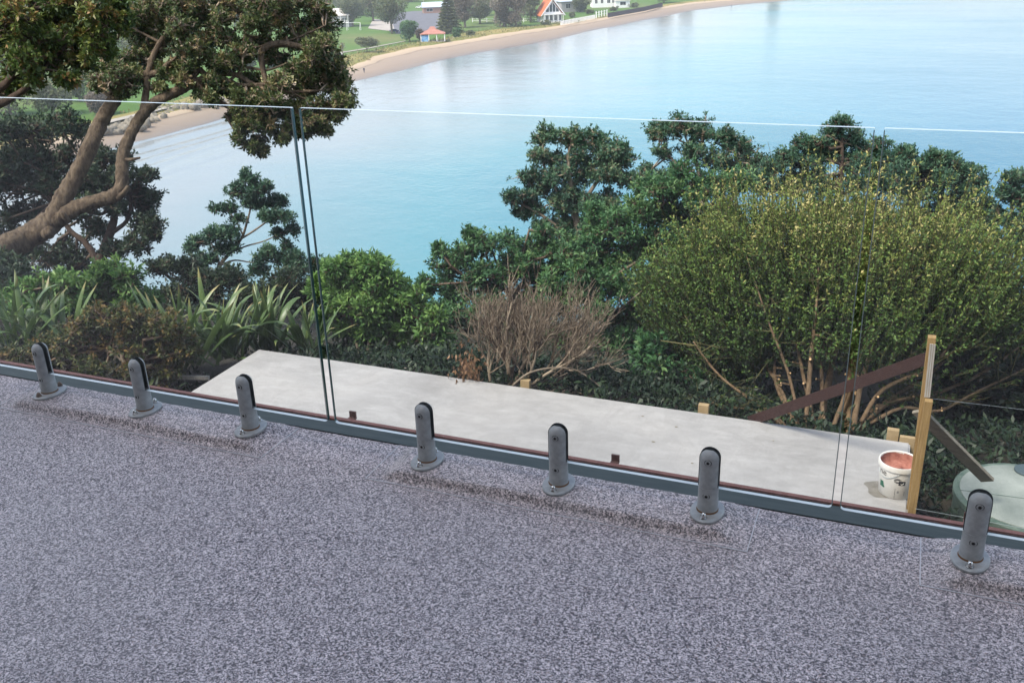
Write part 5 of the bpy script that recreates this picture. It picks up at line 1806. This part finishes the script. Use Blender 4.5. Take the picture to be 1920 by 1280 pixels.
for px_, py_, hp, lab in ((758, 30, 40, 'thin pale lamp post at the left side of the car park'), (795, 22, 36, 'thin pale lamp post at the top of the car park')):
    p = on_z(px_, py_, LZ)
    hh = hp * float((p - EYE) @ CW) / F
    b = MB()
    b.tube([p, p + np.array([0, 0, hh])], [.16, .10], 8)
    b.bar(p + np.array([0, 0, hh]), p + np.array([1.6, 0, hh + .2]), .12, .12)
    b.box(p[0] + 1.4, p[0] + 2.1, p[1] - .18, p[1] + .18, p[2] + hh + .1, p[2] + hh + .3)
    tag(b.build('lamp_post', M['greywood']), lab, 'lamp post', 'lamp posts round the car park')


# --- buildings
def win(b, x0, x1, z0, z1, y, root, frame='white', mull=1):
    fr_ = MB()
    t_ = .09
    fr_.box(x0 - t_, x1 + t_, y - .06, y + .02, z0 - t_, z0)
    fr_.box(x0 - t_, x1 + t_, y - .06, y + .02, z1, z1 + t_)
    fr_.box(x0 - t_, x0, y - .06, y + .02, z0, z1)
    fr_.box(x1, x1 + t_, y - .06, y + .02, z0, z1)
    for k in range(mull):
        xm = x0 + (x1 - x0) * (k + 1) / (mull + 1)
        fr_.box(xm - .05, xm + .05, y - .055, y + .02, z0, z1)
    f = fr_.build('window', M[frame], root, local=True)
    g = MB()
    g.box(x0, x1, y - .03, y + .01, z0, z1)
    g.build('pane', M['window'], f, local=True)


def hip_house(px, py, wd, dp, hw, hr, rz, label, wall='cream', roof='paleroof', z=LZ, windows=((-.3, .18), (.25, .2)), gable=False, veranda=False, eave=.6):
    p = on_z(px, py, z)
    root = tag(empty('house', tuple(p), rz), label, 'house')
    b = MB()
    b.box(-wd / 2, wd / 2, -dp / 2, dp / 2, -.5, hw)
    b.build('wall', M[wall], root, local=True)
    e = eave
    x0, x1, y0, y1 = -wd / 2 - e, wd / 2 + e, -dp / 2 - e, dp / 2 + e
    r = 0.0 if gable else min(wd, dp) / 2 * .95
    b = MB()
    if wd >= dp:
        ridge = [(x0 + r, 0, hw + hr), (x1 - r, 0, hw + hr)]
    else:
        ridge = [(0, y0 + r, hw + hr), (0, y1 - r, hw + hr)]
    low = [(x0, y0, hw + .02), (x1, y0, hw + .02), (x1, y1, hw + .02), (x0, y1, hw + .02)]
    th = [(x, y, z_ - .18) for x, y, z_ in low]
    if wd >= dp:
        fs = [(0, 1, 5, 4), (1, 2, 5), (2, 3, 4, 5), (3, 0, 4)]
    else:
        fs = [(1, 2, 5, 4), (0, 1, 4), (3, 0, 4, 5), (2, 3, 5)]
    b.add(low + ridge + th, fs + [(6, 7, 1, 0), (7, 8, 2, 1), (8, 9, 3, 2), (9, 6, 0, 3), (9, 8, 7, 6)])
    b.build('roof', M[roof], root, local=True)
    for u, wv in windows:
        win(None, wd * (u - wv / 2), wd * (u + wv / 2), hw * .35, hw * .78, -dp / 2, root)
    if veranda:
        b = MB()
        b.box(-wd / 2, wd / 2, -dp / 2 - 2.2, -dp / 2 - .01, hw * .42 - .2, hw * .42)
        b.build('balcony', M['white'], root, local=True)
        for k in range(5):
            x = -wd / 2 + .15 + (wd - .3) * k / 4
            b = MB()
            b.box(x - .1, x + .1, -dp / 2 - 2.15, -dp / 2 - 1.95, -.5, hw)
            b.build('post', M['white'], root, local=True)
        b = MB()
        b.box(-wd / 2, wd / 2, -dp / 2 - 2.2, -dp / 2 - 2.1, hw * .42 + .9, hw * .42 + 1.0)
        for k in range(17):
            x = -wd / 2 + wd * k / 16
            b.box(x - .04, x + .04, -dp / 2 - 2.18, -dp / 2 - 2.12, hw * .42, hw * .42 + .9)
        b.build('railing', M['white'], root, local=True)
    return root


hip_house(632, 50, 15, 11, 5.6, 3.0, .35, 'pale hip roofed house with a grey base above the bright lawn', 'greywall', 'paleroof', windows=((-.28, .2), (.08, .16), (.34, .14)), veranda=True)
hip_house(822, 24, 18, 9, 3.4, 2.6, .55, 'low pale roofed building with brick walls behind the car park', 'brick', 'blueroof', windows=((-.3, .2), (.2, .18)), gable=True)
hip_house(1068, 22, 13, 9, 5.6, 3.0, .7, 'house with a blue grey roof just behind the steep orange roofed house', 'greywall', 'blueroof', windows=((-.2, .2), (.25, .2)))
hip_house(1136, 13, 17, 10, 6.5, 3.0, .45, 'large white house with dark windows near the top edge', 'white', 'paleroof', windows=((-.38, .08), (-.18, .08), (.05, .1), (.22, .1), (.38, .1)))
hip_house(1166, 14, 8, 7, 4.0, 2.2, .45, 'small white house beside the large white house', 'white', 'paleroof', windows=((0, .4),))
hip_house(640, 4, 14, 9, 3.2, 2.4, .4, 'small white building at the top edge above the pale hip roofed house', 'white', 'paleroof')
hip_house(70, 82, 16, 9, 3.0, 3.0, .5, 'orange roofed house glimpsed through the leaves at the upper left', 'cream', 'orange')
hip_house(130, 92, 14, 9, 3.0, 3.0, .2, 'second orange roofed house glimpsed through the leaves at the upper left', 'cream', 'orange')

# steep orange roofed house with a glazed gable
p = on_z(1033, 42, LZ)
ah = tag(empty('steep_house', tuple(p), .62), 'white house with a steep orange roof and a glazed gable facing the beach', 'house')
b = MB()
b.box(-4.6, 4.6, -3.0, 9.0, 0, 4.4)
b.build('wall', M['white'], ah, local=True)
b = MB()
b.add([(-4.4, -3.0, 4.4), (4.4, -3.0, 4.4), (0, -3.0, 10.2), (-4.4, 9, 4.4), (4.4, 9, 4.4), (0, 9, 10.2)], [(0, 1, 2), (3, 5, 4)])
b.build('gable', M['white'], ah, local=True)
for s in (-1, 1):
    b = MB()
    e = [(s * 6.0, -4.2, 3.3), (0, -4.2, 11.0), (0, 9.6, 11.0), (s * 6.0, 9.6, 3.3)]
    e2 = [(x, y, z_ - .3) for x, y, z_ in e]
    b.add(e + e2, [(0, 1, 2, 3), (7, 6, 5, 4), (0, 4, 5, 1), (1, 5, 6, 2), (2, 6, 7, 3), (3, 7, 4, 0)])
    b.build('roof', M['orange'], ah, local=True)
    b = MB()
    b.bar((s * 6.0, -4.26, 3.2), (0, -4.26, 10.9), .12, .45, (0, 0, 1))
    b.build('bargeboard', M['white'], ah, local=True)
for x0, x1 in ((-3.2, -1.75), (-1.45, -.12), (.12, 1.45), (1.75, 3.2)):
    b = MB()
    def hz(x): return 4.9 + (4.3 - abs(x)) * 1.12
    b.add([(x0, -3.03, 4.9), (x1, -3.03, 4.9), (x1, -3.03, hz(x1) - .5), (x0, -3.03, hz(x0) - .5)], [(0, 1, 2, 3)])
    b.build('pane', M['window'], ah, local=True)
for x in (-3.4, -1.4, .7, 2.8):
    win(None, x, x + 1.4, 1.0, 3.4, -3.0, ah, 'white', 1)
b = MB()
b.box(-4.8, 4.8, -5.6, -3.02, 3.75, 4.0)
b.build('balcony', M['white'], ah, local=True)
for x in (-4.6, -2.3, 0, 2.3, 4.6):
    b = MB()
    b.box(x - .14, x + .14, -5.55, -5.27, -.8, 3.75)
    b.build('post', M['white'], ah, local=True)
b = MB()
b.box(-4.8, 4.8, -5.8, -3.02, -.8, .5)
b.build('terrace', M['cream'], ah, local=True)
for k in range(6):
    b = MB()
    b.box(-6.6 + k * .3, -4.82, -5.4 , -4.0, -.8 + k * .2, -.6 + k * .2)
    b.build('step', M['white'], ah, local=True)

# orange roofed picnic shelter with blue mural
p = on_z(812, 77, LZ)
sh = tag(empty('picnic_shelter', tuple(p), .45), 'open picnic shelter with a faded orange roof and a blue mural beside the beach', 'shelter')
b = MB()
low = [(-5.2, -3.4, 3.0), (5.2, -3.4, 3.0), (5.2, 3.4, 3.0), (-5.2, 3.4, 3.0)]
mid = [(-1.6, -.8, 4.5), (1.6, -.8, 4.5), (1.6, .8, 4.5), (-1.6, .8, 4.5)]
b.add(low + mid + [(-.9, 0, 5.6), (.9, 0, 5.6)] + [(x, y, 2.75) for x, y, _ in low],
      [(0, 1, 5, 4), (1, 2, 6, 5), (2, 3, 7, 6), (3, 0, 4, 7), (4, 5, 9, 8), (5, 6, 9), (6, 7, 8, 9), (7, 4, 8), (10, 11, 1, 0), (11, 12, 2, 1), (12, 13, 3, 2), (13, 10, 0, 3), (13, 12, 11, 10)])
b.build('roof', M['redroof'], sh, local=True)
for x, y in ((-4.8, -3), (-1.6, -3), (1.6, -3), (4.8, -3), (4.8, 3), (1.6, 3), (-4.8, 3)):
    b = MB()
    b.box(x - .17, x + .17, y - .17, y + .17, 0, 2.9)
    b.build('post', M['white'], sh, local=True)
b = MB()
b.box(-4.6, -1.8, -3.0, 2.6, 0, 2.4)
b.build('mural_wall', M['mural'], sh, local=True)
b = MB()
b.box(-5.0, 5.0, -3.2, 3.2, -.2, .05)
b.build('floor_slab', M['gravel'], sh, local=True)

# fences
def rail_fence(name, p0, p1, n, h, label, board=True, col='white', group=None, wd=.28):
    a, c = on_z(*p0, LZ), on_z(*p1, LZ)
    root = tag(empty(name, tuple(a)), label, 'fence', group)
    for k in range(n):
        q = a + (c - a) * k / (n - 1)
        b = MB()
        b.box(q[0] - wd / 2, q[0] + wd / 2, q[1] - wd / 2, q[1] + wd / 2, q[2] - .4, q[2] + h)
        b.build('post', M[col], root)
    if board:
        for z_ in (h * .35, h * .8):
            b = MB()
            b.bar(a + np.array([0, 0, z_]), c + np.array([0, 0, z_]), .06, .16)
            b.build('rail', M[col], root)
    return root


rail_fence('post_fence', (886, 42), (1010, 42), 10, 1.9, 'grey boundary fence with white posts behind the shore clump of trees', True, 'white')
a, c = on_z(886, 41, LZ), on_z(1010, 41, LZ)
pf = rail_fence('picket_fence', (1052, 46), (1115, 34), 26, 1.5, 'white picket fence along the top of the beach in front of the lawn', True, 'white', None, .4)
rail_fence('gate_frame', (1118, 33), (1138, 29), 5, 2.8, 'tall white posts of a beach gate beside the white picket fence', True, 'white', None, .4)
b = MB()
for (q0, q1) in (((1140, 31), (1208, 19)), ((1208, 19), (1242, 11))):
    b.bar(on_z(*q0, LZ) + np.array([0, 0, .5]), on_z(*q1, LZ) + np.array([0, 0, .5]), .3, 2.2)
tag(b.build('timber_wall', M['darkfence']), 'dark timber sea wall along the top of the upper beach', 'wall')
rail_fence('paddock_fence', (598, 5), (632, 5), 7, 2.0, 'white post fence at the top edge left of the small white building', True, 'white', None, .35)

# play frame and goal
p = on_z(664, 57, LZ)
pl = tag(empty('swing_frame', tuple(p), .3), 'white metal swing frame on the lawn beside the pale hip roofed house', 'swing frame')
b = MB()
for x in (-3.2, 3.2):
    b.bar((x, -1.4, 0), (x, 0, 3.4), .16, .16)
    b.bar((x, 1.4, 0), (x, 0, 3.4), .16, .16)
b.build('leg', M['white'], pl, local=True)
b = MB()
b.bar((-3.3, 0, 3.4), (3.3, 0, 3.4), .16, .16, (0, 1, 0))
b.build('crossbar', M['white'], pl, local=True)
p = on_z(332, 68, LZ)
gl = tag(empty('goal_frame', tuple(p), .3), 'white goal frame on the grass seen through the big tree', 'goal')
b = MB()
b.box(-3.6, -3.4, -.1, .1, 0, 2.5); b.box(3.4, 3.6, -.1, .1, 0, 2.5); b.box(-3.6, 3.6, -.1, .1, 2.3, 2.5)
b.build('frame', M['white'], gl, local=True)


# cars
def make_car(paint):
    root = empty('parked_car')
    prof = [(-2.1, .35), (-2.15, .75), (-1.95, .95), (-1.2, 1.02), (-.65, 1.45), (.75, 1.48), (1.45, 1.05), (2.0, .95), (2.12, .65), (2.05, .35)]
    b = MB()
    n = len(prof)
    ins = [1.0 if z_ < 1.1 else .82 for _, z_ in prof]
    b.add([(x, -.86 * i_, z_) for (x, z_), i_ in zip(prof, ins)] + [(x, .86 * i_, z_) for (x, z_), i_ in zip(prof, ins)],
          [tuple(range(n - 1, -1, -1)), tuple(range(n, 2 * n))] + [(k, (k + 1) % n, n + (k + 1) % n, n + k) for k in range(n)])
    b.build('body', M[paint], root)
    for s in (-1, 1):
        b = MB()
        b.add([(-1.05, s * .875, 1.04), (1.25, s * .875, 1.06), (.68, s * .745, 1.42), (-.6, s * .745, 1.4)], [(0, 1, 2, 3) if s < 0 else (3, 2, 1, 0)])
        b.build('side_window', M['window'], root)
        for x in (-1.3, 1.3):
            b = MB()
            b.tube([(x, s * .72, .33), (x, s * .9, .33)], .33, 14)
            b.build('wheel', M['tyre'], root)
    b = MB()
    b.add([(-1.17, -.7, 1.07), (-1.17, .7, 1.07), (-.68, .66, 1.44), (-.68, -.66, 1.44)], [(3, 2, 1, 0)])
    b.build('windscreen', M['window'], root)
    return root


for px, py, rz, paint, lab in ((739, 61, .6, 'carblue', 'dark blue car parked under the spreading pale trunked tree'), (786, 16, .2, 'carwhite', 'white car parked at the top of the car park'), (806, 14, .2, 'carwhite', 'white car parked by the low pale roofed building')):
    o = make_car(paint)
    p = on_z(px, py, LZ + .13)
    o.location = tuple(p)
    o.rotation_euler = (0, 0, rz)
    tag(o, lab, 'car', 'cars in the car park')

# people on the beach: one continuous figure each
def person(px, py, z, label, cloth, rz=0.0):
    p = on_z(px, py, z)
    me = bpy.data.meshes.new('person')
    V = [(0, 0, .92), (0, 0, 1.15), (0, 0, 1.40), (0, 0, 1.52), (0, -.02, 1.66), (.10, 0, .88), (.12, -.10, .5), (.12, -.02, .06), (.12, -.16, .03), (-.10, 0, .88), (-.12, .12, .5), (-.12, .22, .08), (-.12, .1, .03),
         (.19, 0, 1.40), (.25, .05, 1.13), (.24, -.05, .88), (-.19, 0, 1.40), (-.25, -.05, 1.13), (-.24, -.15, .9)]
    E_ = [(0, 1), (1, 2), (2, 3), (3, 4), (0, 5), (5, 6), (6, 7), (7, 8), (0, 9), (9, 10), (10, 11), (11, 12), (2, 13), (13, 14), (14, 15), (2, 16), (16, 17), (17, 18)]
    Rr = [.15, .15, .15, .06, .105, .10, .075, .05, .045, .10, .075, .05, .045, .07, .05, .04, .07, .05, .04]
    me.from_pydata(V, E_, [])
    o = bpy.data.objects.new('person', me)
    COL.objects.link(o)
    md = o.modifiers.new('skin', 'SKIN')
    for sv, r in zip(me.skin_vertices[0].data, Rr): sv.radius = (r, r)
    me.skin_vertices[0].data[0].use_root = True
    ss = o.modifiers.new('sub', 'SUBSURF')
    ss.levels = ss.render_levels = 1
    m2 = bpy.data.meshes.new_from_object(o.evaluated_get(bpy.context.evaluated_depsgraph_get()))
    o.modifiers.clear()
    o.data = m2
    m2.materials.clear()
    m2.materials.append(M[cloth]); m2.materials.append(M['skin']); m2.materials.append(M['navy'])
    for f in m2.polygons:
        zc = f.center.z
        f.material_index = 1 if zc > 1.54 else (2 if zc < .9 and abs(f.center.x) < .2 else 0)
        f.use_smooth = True
    o.location = tuple(p)
    o.rotation_euler = (0, 0, rz)
    return tag(o, label, 'person', 'people walking on the beach')


person(683, 137, ZW + .9, 'person in dark clothes walking on the wet sand near the big tree crown', 'navy', .4)
person(1371, 15, ZW + .25, 'person in dark clothes standing at the far water edge', 'navy', 1.2)
person(1321, 6, ZW + 1.1, 'person in dark clothes high on the far beach near the top edge', 'navy', 2.0)

p = on_z(642, 108, LZ)
bn = tag(empty('rubbish_bin', tuple(p)), 'white topped bin standing on the coast path at the edge of the lawn', 'bin')
b = MB()
b.lathe([(.32, 0), (.36, .9)], 14, tuple(p))
b.build('drum', M['darkfence'], bn)
b = MB()
b.lathe([(.4, .9), (.4, 1.25), (.25, 1.5)], 14, tuple(p))
b.build('hood', M['white'], bn)

# ================================================================== THE AIR
hz = bpy.data.materials.new('haze_air')
hz.use_nodes = True
hz.node_tree.nodes.clear()
ho = hz.node_tree.nodes.new('ShaderNodeOutputMaterial')
hv = hz.node_tree.nodes.new('ShaderNodeVolumePrincipled')
hv.inputs['Color'].default_value = (0.86, 0.92, 0.97, 1)
hv.inputs['Density'].default_value = 0.0003
hv.inputs['Anisotropy'].default_value = 0.2
hz.node_tree.links.new(hv.outputs[0], ho.inputs['Volume'])
b = MB()
b.box(-1750, 3600, -60, 3600, ZW - 4.5, 14)
tag(b.build('haze', hz), kind='stuff')
